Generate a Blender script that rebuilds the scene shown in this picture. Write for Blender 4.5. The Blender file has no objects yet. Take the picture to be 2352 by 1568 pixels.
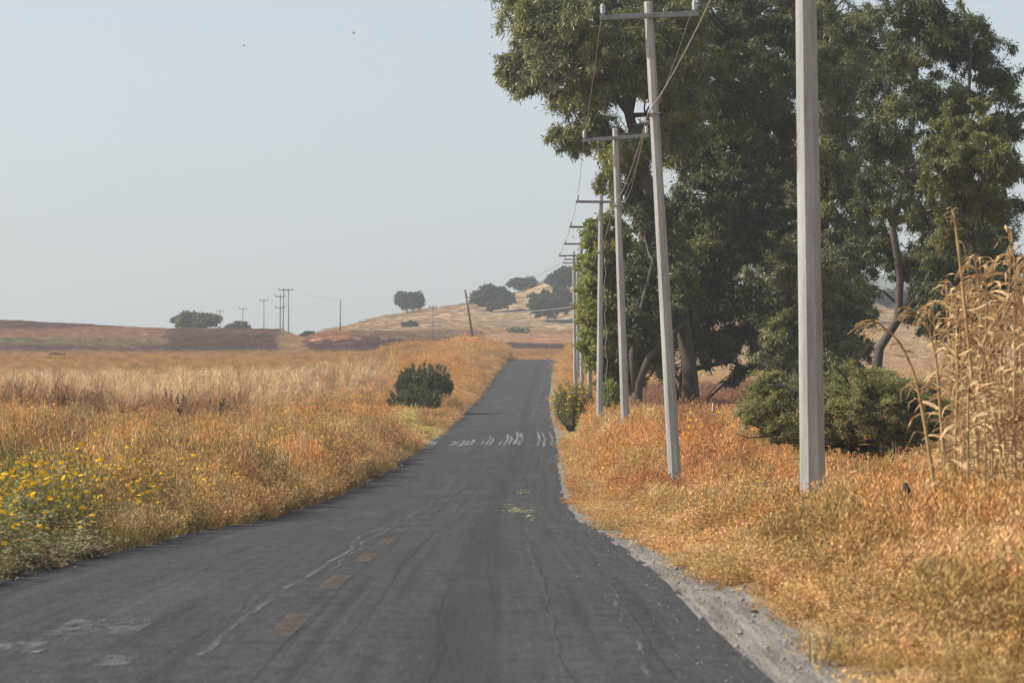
import bpy, math, random
import numpy as np
from mathutils import Vector, Matrix

# ------------------------------------------------------------------ camera, sky, sun, exposure
C = bpy.context.scene.collection
scene = bpy.context.scene
CAM_Z = 1.36
PITCH = math.atan(156 / 7840)
F = 7840.0            # focal length in units of a 2352 px wide picture (120 mm lens)
cam_d = bpy.data.cameras.new('camera')
cam_d.lens = 120; cam_d.sensor_width = 36; cam_d.clip_start = 0.3; cam_d.clip_end = 12000
cam_d.dof.use_dof = True; cam_d.dof.focus_distance = 85; cam_d.dof.aperture_fstop = 6.3
cam = bpy.data.objects.new('camera', cam_d); C.objects.link(cam)
cam.location = (0, 0, CAM_Z); cam.rotation_euler = (math.pi / 2 + PITCH, 0, 0)
scene.camera = cam

SUN_EL, SUN_AZ = math.radians(38), math.radians(-93)   # azimuth clockwise from +Y (the view direction)
world = bpy.data.worlds.new('World'); scene.world = world; world.use_nodes = True
wn = world.node_tree; wn.nodes.clear()
sky = wn.nodes.new('ShaderNodeTexSky'); sky.sky_type = 'NISHITA'; sky.sun_disc = False
sky.sun_elevation = SUN_EL; sky.sun_rotation = SUN_AZ
sky.air_density = 1.0; sky.dust_density = 5.0; sky.ozone_density = 1.0; sky.altitude = 1800
bg = wn.nodes.new('ShaderNodeBackground'); bg.inputs[1].default_value = 0.122
wo = wn.nodes.new('ShaderNodeOutputWorld')
hs = wn.nodes.new('ShaderNodeHueSaturation'); hs.inputs['Saturation'].default_value = 0.48
wn.links.new(sky.outputs[0], hs.inputs['Color']); wn.links.new(hs.outputs[0], bg.inputs[0]); wn.links.new(bg.outputs[0], wo.inputs[0])
sun_d = bpy.data.lights.new('sun', 'SUN'); sun_d.energy = 4.7; sun_d.angle = math.radians(0.55)
sun_d.color = (1.0, 0.94, 0.84)
sun = bpy.data.objects.new('sun', sun_d); C.objects.link(sun)
sd = Vector((math.sin(SUN_AZ) * math.cos(SUN_EL), math.cos(SUN_AZ) * math.cos(SUN_EL), math.sin(SUN_EL)))
sun.rotation_euler = (-sd).to_track_quat('-Z', 'Y').to_euler()
scene.view_settings.view_transform = 'Standard'; scene.view_settings.look = 'None'
scene.view_settings.exposure = 0.36; scene.view_settings.gamma = 1.0
scene.cycles.max_bounces = 6; scene.cycles.diffuse_bounces = 2; scene.cycles.glossy_bounces = 2
scene.cycles.transmission_bounces = 2; scene.cycles.volume_bounces = 0; scene.cycles.transparent_max_bounces = 6
scene.cycles.use_denoising = True

rng = np.random.default_rng(7)
random.seed(7)

# ------------------------------------------------------------------ geometry of the place
def at(px, py, d):
    u = (px - 1176) / F; v = (784 - py) / F
    t = d / (math.cos(PITCH) - v * math.sin(PITCH))
    return Vector((u * t, d, CAM_Z + t * (math.sin(PITCH) + v * math.cos(PITCH))))
def m_px(n, d): return n * d / F

RD = np.array([-60, 0, 27, 45, 58.7, 71, 87, 110, 127, 154, 197, 255, 311, 350, 385, 405, 430, 470, 560, 700])
RZ = np.array([0, 0, -.03, -.27, -.55, -.68, -.73, -.58, -.30, .08, .75, 2.03, 4.14, 5.75, 7.02, 7.45, 7.3, 6.0, 4.4, 4.0])
XD = np.array([-60, 0, 17, 27, 45, 58.7, 71, 87, 110, 127, 154, 197, 255, 311, 350, 385, 430, 700])
XR = np.array([1.3, 1.3, 1.29, 1.28, 1.2, 1.15, 1.15, 1.27, 1.52, 1.72, 1.98, 2.3, 2.75, 3.6, 4.2, 4.86, 5.8, 12.0])
def smooth_tab(xs, ys):
    g = np.arange(xs[0], xs[-1] + .5, .5); v = np.interp(g, xs, ys)
    out = np.empty_like(v); cs = np.concatenate([[0], np.cumsum(v)])
    for i in range(len(g)):
        w = int(min(max(3, abs(g[i]) * .07 / .5), i, len(g) - 1 - i))
        out[i] = (cs[i + w + 1] - cs[i - w]) / (2 * w + 1)
    return g, out
_zg, _zv = smooth_tab(RD, RZ); _xg, _xv = smooth_tab(XD, XR)
def zroad(Y): return np.interp(Y, _zg, _zv)
def xedge(Y): return np.interp(Y, _xg, _xv)
WID = 5.4
def sstep(a, b, x):
    t = np.clip((x - a) / (b - a), 0, 1); return t * t * (3 - 2 * t)
def hash2(ix, iy, s):
    n = np.sin(ix * 127.1 + iy * 311.7 + s * 74.7) * 43758.5453
    return n - np.floor(n)
def vnoise(x, y, s=0):
    x = np.asarray(x, float); y = np.asarray(y, float)
    ix = np.floor(x); iy = np.floor(y); fx = x - ix; fy = y - iy
    fx = fx * fx * (3 - 2 * fx); fy = fy * fy * (3 - 2 * fy)
    a = hash2(ix, iy, s); b = hash2(ix + 1, iy, s); c = hash2(ix, iy + 1, s); d = hash2(ix + 1, iy + 1, s)
    return (a * (1 - fx) + b * fx) * (1 - fy) + (c * (1 - fx) + d * fx) * fy
def fbm(x, y, s=0): return .55 * vnoise(x, y, s) + .3 * vnoise(2.1 * x, 2.1 * y, s + 1) + .15 * vnoise(4.3 * x, 4.3 * y, s + 2)

TX = np.array([-700, -400, 0, 400, 640, 700, 760, 900, 1000, 1100, 1200, 1320, 1500, 1800, 2100, 2400, 2900])
TD = np.array([400, 460, 540, 590, 640, 700, 790, 920, 1100, 1600, 3000])
TR = np.array([
 [826, 826, 826, 826, 822, 820, 818, 810, 804, 800, 822, 818, 850, 868, 868, 868, 868],
 [826, 826, 826, 826, 824, 824, 822, 820, 820, 820, 826, 820, 845, 855, 855, 855, 855],
 [806, 806, 806, 806, 803, 800, 798, 792, 796, 798, 806, 806, 826, 830, 830, 830, 830],
 [778, 780, 784, 790, 790, 778, 762, 762, 776, 790, 800, 800, 810, 812, 812, 812, 812],
 [755, 758, 765, 772, 776, 782, 770, 766, 778, 788, 790, 790, 792, 790, 790, 790, 790],
 [728, 732, 738, 758, 760, 783, 786, 782, 780, 780, 780, 778, 775, 770, 765, 765, 765],
 [740, 745, 755, 770, 775, 778, 765, 752, 744, 742, 752, 756, 750, 740, 735, 735, 735],
 [770, 770, 775, 782, 784, 776, 756, 724, 708, 694, 670, 618, 640, 690, 712, 715, 715],
 [800, 800, 800, 800, 800, 800, 790, 760, 740, 720, 690, 640, 640, 690, 705, 708, 708],
 [850, 850, 850, 850, 850, 850, 850, 840, 830, 800, 780, 720, 720, 720, 720, 725, 725],
 [890, 890, 890, 890, 890, 890, 890, 890, 880, 870, 850, 830, 800, 780, 760, 760, 760]], float)
def ztable(X, Y):
    Yc = np.clip(Y, 400, 2999); px = np.clip(1176 + F * X / np.maximum(Yc, 1), -699, 2899)
    i = np.clip(np.searchsorted(TX, px) - 1, 0, len(TX) - 2); j = np.clip(np.searchsorted(TD, Yc) - 1, 0, len(TD) - 2)
    fx = (px - TX[i]) / (TX[i + 1] - TX[i]); fy = (Yc - TD[j]) / (TD[j + 1] - TD[j])
    fx = .6 * fx + .4 * fx * fx * (3 - 2 * fx); fy = .5 * fy + .5 * fy * fy * (3 - 2 * fy)
    r = (TR[j, i] * (1 - fx) + TR[j, i + 1] * fx) * (1 - fy) + (TR[j + 1, i] * (1 - fx) + TR[j + 1, i + 1] * fx) * fy
    return CAM_Z + (940 - r) * Yc / F
BRD = [0, 27, 50, 64, 72, 85, 100, 140, 200, 240, 385]; BRZ = [.02, .05, .08, 0, .02, .5, .75, .60, .6, .7, .55]
ZRD = [-60, 0, 40, 72, 100, 150, 250, 385]; ZRZ = [0, 0, 0, .25, .8, 1.3, 2.7, 5.0]
ZLD = [-60, 0, 40, 87, 127, 154, 197, 255, 311, 385]; ZLZ = [.1, .1, 0, -.15, .2, .5, 1.1, 2.4, 4.2, 6.95]
def ground(X, Y):
    X = np.asarray(X, float); Y = np.asarray(Y, float)
    s = X - xedge(Y)              # 0 at the right edge of the asphalt
    zr = zroad(Y)
    right = zr + np.interp(Y, BRD, BRZ) * sstep(.5, 2.6, s)
    far_r = np.interp(Y, ZRD, ZRZ)
    right = right + (far_r - right) * sstep(4.5, 12, s)
    sl = -(s + WID)               # distance left of the left edge
    left = zr + .12 * sstep(.1, 1.2, sl) + 1.0 * sstep(1, 4, sl) * sstep(200, 330, Y) * (1 - sstep(8, 30, sl))
    far_l = np.interp(Y, ZLD, ZLZ)
    left = left + (far_l - left) * sstep(2.5, 14, sl)
    near = np.where(s > 0, right, np.where(sl > 0, left, zr))
    near = near + (fbm(X * .35, Y * .2, 3) - .5) * .16 * np.where(s > 0, sstep(.9, 2.5, s), np.where(sl > 0, sstep(.3, 2, sl), 0))
    far = ztable(X, Y) + (fbm(X * .06, Y * .03, 9) - .5) * 1.0 * sstep(450, 600, Y)
    onroad = (s < .6) & (sl < .3)
    w = sstep(365, 420, Y); z = near * (1 - w) + far * w
    z = np.where(onroad & (Y < 440), np.minimum(z, zr) - .035, z)
    return z
def gz(x, y): return float(ground(np.array([x]), np.array([y]))[0])

# ------------------------------------------------------------------ helpers
def tag(o, label=None, cat=None, group=None, kind=None):
    if label: o['label'] = label
    if cat: o['category'] = cat
    if group: o['group'] = group
    if kind: o['kind'] = kind
    return o
def empty(name, loc, rot=(0, 0, 0)):
    o = bpy.data.objects.new(name, None); C.objects.link(o); o.location = loc; o.rotation_euler = rot
    o.empty_display_size = .2
    return o
def link(name, me, mats, parent=None, coll=None):
    for m in (mats if isinstance(mats, (list, tuple)) else [mats]): me.materials.append(m)
    o = bpy.data.objects.new(name, me); (coll or C).objects.link(o)
    if parent: o.parent = parent
    return o
def np_mesh(name, V, Fc, smooth=False, attrs=None, matidx=None):
    """V (n,3); Fc (m,k) with fixed k"""
    V = np.asarray(V, np.float32); Fc = np.asarray(Fc, np.int32)
    me = bpy.data.meshes.new(name)
    me.vertices.add(len(V)); me.vertices.foreach_set('co', V.ravel())
    m, k = Fc.shape
    me.loops.add(m * k); me.loops.foreach_set('vertex_index', Fc.ravel())
    me.polygons.add(m); me.polygons.foreach_set('loop_start', np.arange(m, dtype=np.int32) * k)
    me.polygons.foreach_set('loop_total', np.full(m, k, np.int32))
    if smooth: me.polygons.foreach_set('use_smooth', np.ones(m, bool))
    if matidx is not None: me.polygons.foreach_set('material_index', np.asarray(matidx, np.int32))
    for nm, (typ, arr) in (attrs or {}).items():
        a = me.attributes.new(nm, typ, 'POINT'); arr = np.asarray(arr, np.float32)
        if typ == 'FLOAT': a.data.foreach_set('value', arr.ravel())
        elif typ == 'FLOAT_VECTOR': a.data.foreach_set('vector', arr.ravel())
        else:
            a.data.foreach_set('color', np.concatenate([arr, np.ones((len(arr), 1), np.float32)], 1).ravel())
    me.update(calc_edges=True); me.validate()
    return me
class MB:
    """small list-based mesh builder"""
    def __init__(s): s.v = []; s.f = []; s.m = []; s.mi = 0
    def add(s, vs, fs):
        b = len(s.v); s.v += [tuple(v) for v in vs]; s.f += [tuple(b + i for i in f) for f in fs]; s.m += [s.mi] * len(fs)
    def tube(s, pts, radii, n=6, cap=True):
        pts = [Vector(p) for p in pts]
        if not hasattr(radii, '__len__'): radii = [radii] * len(pts)
        vs = []; fs = []; ref = None
        for i, p in enumerate(pts):
            t = (pts[min(i + 1, len(pts) - 1)] - pts[max(i - 1, 0)]).normalized()
            if ref is None or abs(t.dot(ref)) > .95: ref = Vector((1, 0, 0)) if abs(t.x) < .8 else Vector((0, 1, 0))
            a = t.cross(ref).normalized(); b = t.cross(a).normalized(); ref = (a.cross(t)).normalized() if False else ref
            for k in range(n):
                an = 2 * math.pi * k / n; vs.append(p + (a * math.cos(an) + b * math.sin(an)) * radii[i])
        for i in range(len(pts) - 1):
            for k in range(n): k2 = (k + 1) % n; fs.append((i * n + k, i * n + k2, (i + 1) * n + k2, (i + 1) * n + k))
        if cap: fs.append(tuple(range(n))[::-1]); fs.append(tuple((len(pts) - 1) * n + k for k in range(n)))
        s.add(vs, fs)
    def box(s, c, h, M=None):
        c = Vector(c); vs = []
        for x in (-1, 1):
            for y in (-1, 1):
                for z in (-1, 1):
                    v = Vector((x * h[0], y * h[1], z * h[2])); v = (M @ v) if M else v; vs.append(c + v)
        s.add(vs, [(0, 1, 3, 2), (4, 6, 7, 5), (0, 4, 5, 1), (2, 3, 7, 6), (0, 2, 6, 4), (1, 5, 7, 3)])
    def lathe(s, c, prof, n=10):
        vs = []; fs = []; c = Vector(c)
        for r, z in prof:
            for k in range(n): an = 2 * math.pi * k / n; vs.append(c + Vector((r * math.cos(an), r * math.sin(an), z)))
        for i in range(len(prof) - 1):
            for k in range(n): k2 = (k + 1) % n; fs.append((i * n + k, i * n + k2, (i + 1) * n + k2, (i + 1) * n + k))
        fs.append(tuple(range(n))[::-1]); fs.append(tuple((len(prof) - 1) * n + k for k in range(n)))
        s.add(vs, fs)
    def mesh(s, name, smooth=False):
        me = bpy.data.meshes.new(name); me.from_pydata(s.v, [], s.f); me.update()
        me.polygons.foreach_set('material_index', s.m)
        if smooth: me.polygons.foreach_set('use_smooth', [True] * len(s.f))
        return me
    def build(s, name, mat, parent=None, smooth=False, bevel=0):
        o = link(name, s.mesh(name, smooth), mat, parent)
        if bevel:
            b = o.modifiers.new('b', 'BEVEL'); b.width = bevel; b.segments = 2; b.limit_method = 'ANGLE'
        return o

# ------------------------------------------------------------------ materials
def new_mat(name):
    m = bpy.data.materials.new(name); m.use_nodes = True; nt = m.node_tree; nt.nodes.clear()
    return m, nt, nt.nodes, nt.links
def N(nt, typ, **kw):
    n = nt.nodes.new(typ)
    for k, v in kw.items():
        if k == 'inp':
            for kk, vv in v.items(): n.inputs[kk].default_value = vv
        else: setattr(n, k, v)
    return n
def rgba(c): return (c[0], c[1], c[2], 1)
def mix(nt, a, b, fac, typ='MIX'):
    n = nt.nodes.new('ShaderNodeMix'); n.data_type = 'RGBA'; n.blend_type = typ
    for i, v in ((6, a), (7, b)):
        if isinstance(v, (tuple, list)): n.inputs[i].default_value = rgba(v)
        else: nt.links.new(v, n.inputs[i])
    if isinstance(fac, (int, float)): n.inputs[0].default_value = fac
    else: nt.links.new(fac, n.inputs[0])
    return n.outputs[2]
def mth(nt, op, a, b=None, c=None, clamp=False):
    n = nt.nodes.new('ShaderNodeMath'); n.operation = op; n.use_clamp = clamp
    for i, v in enumerate((a, b, c)):
        if v is None: continue
        if isinstance(v, (int, float)): n.inputs[i].default_value = v
        else: nt.links.new(v, n.inputs[i])
    return n.outputs[0]
def noise(nt, vec, scale, detail=4, rough=.55, dist=0):
    n = N(nt, 'ShaderNodeTexNoise', inp={'Scale': scale, 'Detail': detail, 'Roughness': rough, 'Distortion': dist})
    if vec is not None: nt.links.new(vec, n.inputs['Vector'])
    return n.outputs['Fac']
def ramp(nt, fac, a, b):
    return mth(nt, 'MULTIPLY', mth(nt, 'SUBTRACT', fac, a, clamp=False), 1 / (b - a), clamp=True)
def mapping(nt, vec, sc):
    n = nt.nodes.new('ShaderNodeMapping'); n.inputs['Scale'].default_value = sc; nt.links.new(vec, n.inputs[0]); return n.outputs[0]
def finish(nt, col, rough=.8, bump=None, bs=.3, bd=.02, spec=.2, trans=0, metal=0):
    p = nt.nodes.new('ShaderNodeBsdfPrincipled'); p.inputs['Roughness'].default_value = rough
    p.inputs['Specular IOR Level'].default_value = spec; p.inputs['Metallic'].default_value = metal
    if isinstance(col, (tuple, list)): p.inputs['Base Color'].default_value = rgba(col)
    else: nt.links.new(col, p.inputs['Base Color'])
    if bump is not None:
        b = nt.nodes.new('ShaderNodeBump'); b.inputs['Strength'].default_value = bs; b.inputs['Distance'].default_value = bd
        nt.links.new(bump, b.inputs['Height']); nt.links.new(b.outputs[0], p.inputs['Normal'])
    out = nt.nodes.new('ShaderNodeOutputMaterial'); sh = p.outputs[0]
    if trans:
        t = nt.nodes.new('ShaderNodeBsdfTranslucent')
        if isinstance(col, (tuple, list)): t.inputs[0].default_value = rgba(col)
        else: nt.links.new(col, t.inputs[0])
        mx = nt.nodes.new('ShaderNodeMixShader'); mx.inputs[0].default_value = trans
        nt.links.new(sh, mx.inputs[1]); nt.links.new(t.outputs[0], mx.inputs[2]); sh = mx.outputs[0]
    nt.links.new(sh, out.inputs[0])
def plain(name, ca, cb, scale=3, rough=.8, spec=.3, bump=.2, bd=.01, stretch=(1, 1, 1), metal=0, trans=0):
    m, nt, ns, ls = new_mat(name)
    tc = ns.new('ShaderNodeTexCoord'); v = mapping(nt, tc.outputs['Object'], stretch)
    n = noise(nt, v, scale, 6, .6)
    finish(nt, mix(nt, ca, cb, ramp(nt, n, .3, .7)), rough, n, bump, bd, spec, trans, metal)
    return m
def leaf_mat(name, ca, cb, cc, trans=.3, rough=.5, spec=.35, patch=.5):
    """per-leaf random 'var' picks between colours; object-space patches of fresher growth"""
    m, nt, ns, ls = new_mat(name)
    a = N(nt, 'ShaderNodeAttribute', attribute_name='var')
    tc = ns.new('ShaderNodeTexCoord'); n = noise(nt, tc.outputs['Object'], patch, 2, .5)
    c = mix(nt, ca, cb, a.outputs['Fac']); c = mix(nt, c, cc, ramp(nt, n, .52, .68))
    finish(nt, c, rough, spec=spec, trans=trans)
    return m
def tint_mat(name, trans=.2, rough=.8):
    """colour comes with each tuft (instance attribute) times the plant part's own shade (vertex attribute)"""
    m, nt, ns, ls = new_mat(name)
    a = N(nt, 'ShaderNodeAttribute', attribute_name='tint'); a.attribute_type = 'INSTANCER'
    b = N(nt, 'ShaderNodeAttribute', attribute_name='shade')
    c = mix(nt, a.outputs['Color'], b.outputs['Color'], 1.0, 'MULTIPLY')
    finish(nt, c, rough, spec=.15, trans=trans)
    return m
M_tint = tint_mat('dry_grass_tint')
M_petal = plain('yellow_petals', (.95, .50, .01), (.95, .62, .02), 30, .6, trans=.25, bump=0)
M_conc = None
def concrete():
    m, nt, ns, ls = new_mat('weathered_concrete')
    tc = ns.new('ShaderNodeTexCoord')
    n1 = noise(nt, mapping(nt, tc.outputs['Object'], (6, 6, .5)), 1.0, 6, .65)
    n2 = noise(nt, tc.outputs['Object'], 22, 4, .7)
    c = mix(nt, (.26, .255, .24), (.47, .46, .43), ramp(nt, n1, .35, .65))
    c = mix(nt, c, (.20, .19, .175), mth(nt, 'MULTIPLY', ramp(nt, n2, .56, .72), .5))
    n4 = noise(nt, mapping(nt, tc.outputs['Object'], (18, 18, .35)), 1.0, 5, .7)
    c = mix(nt, c, (.13, .125, .115), mth(nt, 'MULTIPLY', ramp(nt, n4, .58, .78), .4))
    finish(nt, c, .85, n2, .35, .006, .25); return m
M_conc = concrete()
M_rust = plain('rust_stain', (.42, .17, .04), (.5, .26, .1), 14, .9)
M_steel = plain('galvanised_steel', (.20, .205, .21), (.30, .31, .315), 9, .55, .4, .1, .003, (1, 1, 1), .35)
M_porc = plain('grey_porcelain', (.42, .45, .48), (.5, .53, .55), 5, .22, .6, 0)
M_wire = plain('aluminium_wire', (.42, .41, .38), (.5, .49, .45), 9, .5, .5, 0, metal=.4)
M_wiredark = plain('dark_wire', (.10, .10, .10), (.15, .15, .15), 9, .5, .4, 0)
M_wood = plain('weathered_wood', (.10, .075, .055), (.19, .155, .125), 5, .85, .2, .4, .01, (6, 6, .4))
M_bark = plain('grey_brown_bark', (.022, .018, .016), (.065, .052, .043), 2.2, .9, .2, .6, .03, (2.5, 2.5, .6))
M_palebark = plain('pale_smooth_bark', (.12, .10, .085), (.055, .043, .035), 2.0, .8, .2, .4, .02, (2, 2, .5))
M_straw = plain('dry_corn_leaf', (.33, .175, .065), (.80, .58, .31), 9, .6, .35, .2, .004, (3, 3, 1), trans=.25)
M_stalk = plain('dry_corn_stalk', (.30, .17, .07), (.52, .35, .17), 6, .65, .3, .2, .004, (3, 3, 1))
M_bird = plain('dark_feathers', (.03, .025, .025), (.06, .05, .045), 20, .8, trans=0)

# ------------------------------------------------------------------ ground colours (the plants and soil of each field)
def zone(X, Y):
    """own colour of what grows at each place (dry orange weeds, straw, ploughed maroon strips, pink hill grass)"""
    X = np.asarray(X, float); Y = np.asarray(Y, float); n = len(X)
    s = X - xedge(Y); sl = -(s + WID); px = 1176 + F * X / np.maximum(Y, 5)
    c = np.tile(np.array([.50, .295, .135]), (n, 1))
    def blend(w, col): nonlocal c; w = np.clip(w, 0, 1)[:, None]; c = c * (1 - w) + np.array(col) * w
    n1 = fbm(X * .45, Y * .16, 21); n2 = fbm(X * .9 + 7, Y * .35, 31); n3 = fbm(X * .12, Y * .05, 41)
    R = s > 0; L = sl > 0
    blend(sstep(.5, .64, n1) * .65, (.35, .25, .12))            # olive brown
    blend(sstep(.55, .7, n2) * .55, (.64, .44, .235))              # lighter dry heads
    blend(sstep(.55, .68, n3) * .6 * (Y > 45), (.53, .285, .115)) # reddish
    blend(L * sstep(.5, .66, fbm(X * .5 + 3, Y * .12, 91)) * (Y < 220) * .8, (.27, .175, .085))
    blend(L * sstep(.6, .7, fbm(X * 1.1 + 3, Y * .3, 95)) * (Y < 120) * .7, (.26, .23, .10))
    blend(R * sstep(.55, .68, fbm(X * .8 + 3, Y * .25, 93)) * (Y < 60) * .6, (.33, .22, .10))
    blend(R * sstep(.58, .7, fbm(X * .7, Y * .25, 57)) * sstep(48, 62, Y) * (1 - sstep(95, 120, Y)) * .9, (.34, .145, .075))
    # left foreground: greener weeds
    gl = L * (1 - sstep(34, 44, Y)) * (1 - sstep(3.0, 7.0, sl)); blend(gl * .75, (.20, .20, .085))
    blend(L * (1 - sstep(40, 60, Y)) * sstep(.45, .6, n2) * .45, (.26, .25, .11))
    blend(((s > .3) & (s < 1.1) | (sl > 0) & (sl < .5)) * .4, (.54, .38, .20))   # pale short verge
    blend(L * (sl < 1.6) * sstep(132, 138, Y) * (1 - sstep(164, 170, Y)), (.54, .43, .21))
    blend(R * (s < 1.4) * sstep(140, 146, Y) * (1 - sstep(162, 168, Y)), (.54, .43, .21))
    # left field bands
    band = L * sstep(6, 10, sl)
    blend(band * sstep(146, 160, Y + 30 * (n3 - .5)) * (1 - sstep(285, 305, Y)), (.66, .48, .29))
    blend(band * sstep(165, 180, Y) * (1 - sstep(280, 300, Y)) * sstep(.5, .62, n1 * .5 + n3 * .5), (.46, .29, .14))
    blend(band * sstep(288, 310, Y) * .8, (.40, .245, .105))
    mar = band * sstep(128, 134, Y + 16 * (n1 - .5)) * (1 - sstep(150, 156, Y)) * sstep(.42, .55, n3 + .25 * (px > 380) * (px < 700))
    blend(mar * .7, (.22, .11, .07))
    # right side, behind the poles
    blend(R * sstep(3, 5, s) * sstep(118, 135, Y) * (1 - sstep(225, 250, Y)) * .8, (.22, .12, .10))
    blend(R * sstep(6, 10, s) * sstep(225, 260, Y), (.50, .355, .215))
    # beyond the crest
    row = 940 - (ztable(X, np.maximum(Y, 400)) - CAM_Z) * F / np.maximum(Y, 400)
    far = sstep(440, 470, Y); leftw = far * (px < 1110)
    blend(far, (.40, .235, .105))
    row2 = row + 8 * (n3 - .5)
    blend(leftw * sstep(800, 797, row2) * (px < 2000), (.27, .20, .10)) if False else None
    edge = 385 + 30 * (vnoise(Y * .05, Y * 0, 5) - .5)
    la = far * (Y < 745)
    blend(la * (px < edge) * (1 - sstep(806, 812, row2)), (.17, .09, .08))
    blend(la * (px < edge) * (1 - sstep(795, 800, row2)), (.25, .185, .09))
    blend(la * (px < edge) * (1 - sstep(778, 783, row2)), (.36, .20, .115))
    blend(la * (px < edge) * (1 - sstep(752, 757, row2 + (px - 200) * .025)), (.165, .082, .065))
    mid = la * (px >= edge) * (px < 1120)
    blend(mid * (1 - sstep(806, 812, row2)), (.16, .09, .08))
    blend(mid * (1 - sstep(798, 802, row2)), (.13, .062, .05))
    blend(mid * (1 - sstep(768, 772, row2)) * (px < 650), (.165, .085, .068))
    blend(mid * (px > 700) * (1 - sstep(776, 782, row2)), (.27, .16, .10))
    blend(mid * (px > 715) * (px < 800) * (Y > 560) * (1 - sstep(784, 788, row2)), (.40, .21, .11))
    blend(la * (px > 640) * (px < 700), (.40, .25, .13))
    mr = far * (px >= 1110) * (Y < 745)
    blend(mr * (px < 1400) * (1 - sstep(801, 804, row2)) * sstep(791, 793, row2), (.14, .08, .075))
    blend(mr * (1 - sstep(790, 793, row2)), (.50, .31, .20))
    blend(mr * (px > 1400), (.50, .355, .215))
    hill = sstep(745, 775, Y)
    blend(hill, (.40, .27, .16))
    blend(hill * sstep(.5, .62, n3) * .6, (.40, .29, .165))
    blend(hill * sstep(.55, .7, fbm(X * .05, Y * .02, 77)) * .4, (.44, .26, .15))
    blend(sstep(1050, 1150, Y) * .7, (.22, .2, .12))
    return c

# ------------------------------------------------------------------ terrain sheet
def terrain():
    Sp = [0, .3, .6, .9, 1.2, 1.6, 2, 2.6, 3.2, 4, 5, 6, 7.5, 9, 11, 13, 15.5]
    while Sp[-1] < 130: Sp.append(Sp[-1] + 2.6)
    while Sp[-1] < 2600: Sp.append(Sp[-1] * 1.16)
    Sp = np.array(Sp)
    mids = np.linspace(-WID, 0, 6)[1:-1]
    S = np.concatenate([-(Sp[::-1]) - WID, mids, Sp])
    Ys = [-60]
    while Ys[-1] < 3000:
        y = Ys[-1]
        Ys.append(y + (1.2 if 0 <= y < 60 else 2.5 if y < 0 or y < 430 else 4.0 if y < 1000 else 12 if y < 1300 else 60))
    Ys = np.array(Ys + [4500, 9000.])
    Yg, Sg = np.meshgrid(Ys, S, indexing='ij'); Xg = Sg + xedge(Yg)
    Z = ground(Xg.ravel(), Yg.ravel()).reshape(Xg.shape)
    V = np.stack([Xg, Yg, Z], -1).reshape(-1, 3)
    nr, nc = Xg.shape; idx = np.arange(nr * nc).reshape(nr, nc)
    Fc = np.stack([idx[:-1, :-1], idx[:-1, 1:], idx[1:, 1:], idx[1:, :-1]], -1).reshape(-1, 4)
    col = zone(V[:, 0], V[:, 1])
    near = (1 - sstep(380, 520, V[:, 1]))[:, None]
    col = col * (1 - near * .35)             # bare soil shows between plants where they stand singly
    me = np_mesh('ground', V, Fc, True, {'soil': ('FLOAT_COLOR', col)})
    m, nt, ns, ls = new_mat('field_soil')
    a = N(nt, 'ShaderNodeAttribute', attribute_name='soil'); g = ns.new('ShaderNodeNewGeometry')
    n = noise(nt, g.outputs['Position'], .9, 8, .7); n2 = noise(nt, mapping(nt, g.outputs['Position'], (1, .35, 1)), .25, 6, .7)
    c = mix(nt, a.outputs['Color'], (.5, .5, .5), 0)
    k = mth(nt, 'ADD', .55, mth(nt, 'MULTIPLY', n, .9)); k2 = mth(nt, 'MULTIPLY', k, mth(nt, 'ADD', .6, mth(nt, 'MULTIPLY', n2, .8)))
    vv = ns.new('ShaderNodeVectorMath'); vv.operation = 'SCALE'; ls.new(c, vv.inputs[0]); ls.new(k2, vv.inputs['Scale'])
    finish(nt, vv.outputs[0], .95, n, .6, .15, .1)
    tag(link('ground', me, m), kind='structure')
terrain()

# ------------------------------------------------------------------ road
def strip(s0, s1, y0, y1, dy, lift, ns_=2, raggl=0, raggr=0, seed=0):
    """sheet following the road between lateral offsets s0..s1 measured from the right asphalt edge"""
    Ys = np.arange(y0, y1 + dy * .5, dy); T = np.linspace(0, 1, ns_)
    V = []; UV = []
    for y in Ys:
        a = s0 + raggl * (2 * float(fbm(np.array([y * .45]), np.array([seed]), seed)[0]) - 1); b = s1 + raggr * (2 * float(fbm(np.array([y * .4]), np.array([seed + 9.]), seed)[0]) - 1)
        for t in T:
            s = a + (b - a) * t; x = float(xedge(y)) + s; V.append((x, y, float(zroad(y)) + lift)); UV.append((s, y, 0))
    nr, nc = len(Ys), ns_; idx = np.arange(nr * nc).reshape(nr, nc)
    Fc = np.stack([idx[:-1, :-1], idx[:-1, 1:], idx[1:, 1:], idx[1:, :-1]], -1).reshape(-1, 4)
    return np.array(V), Fc, np.array(UV)
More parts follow.
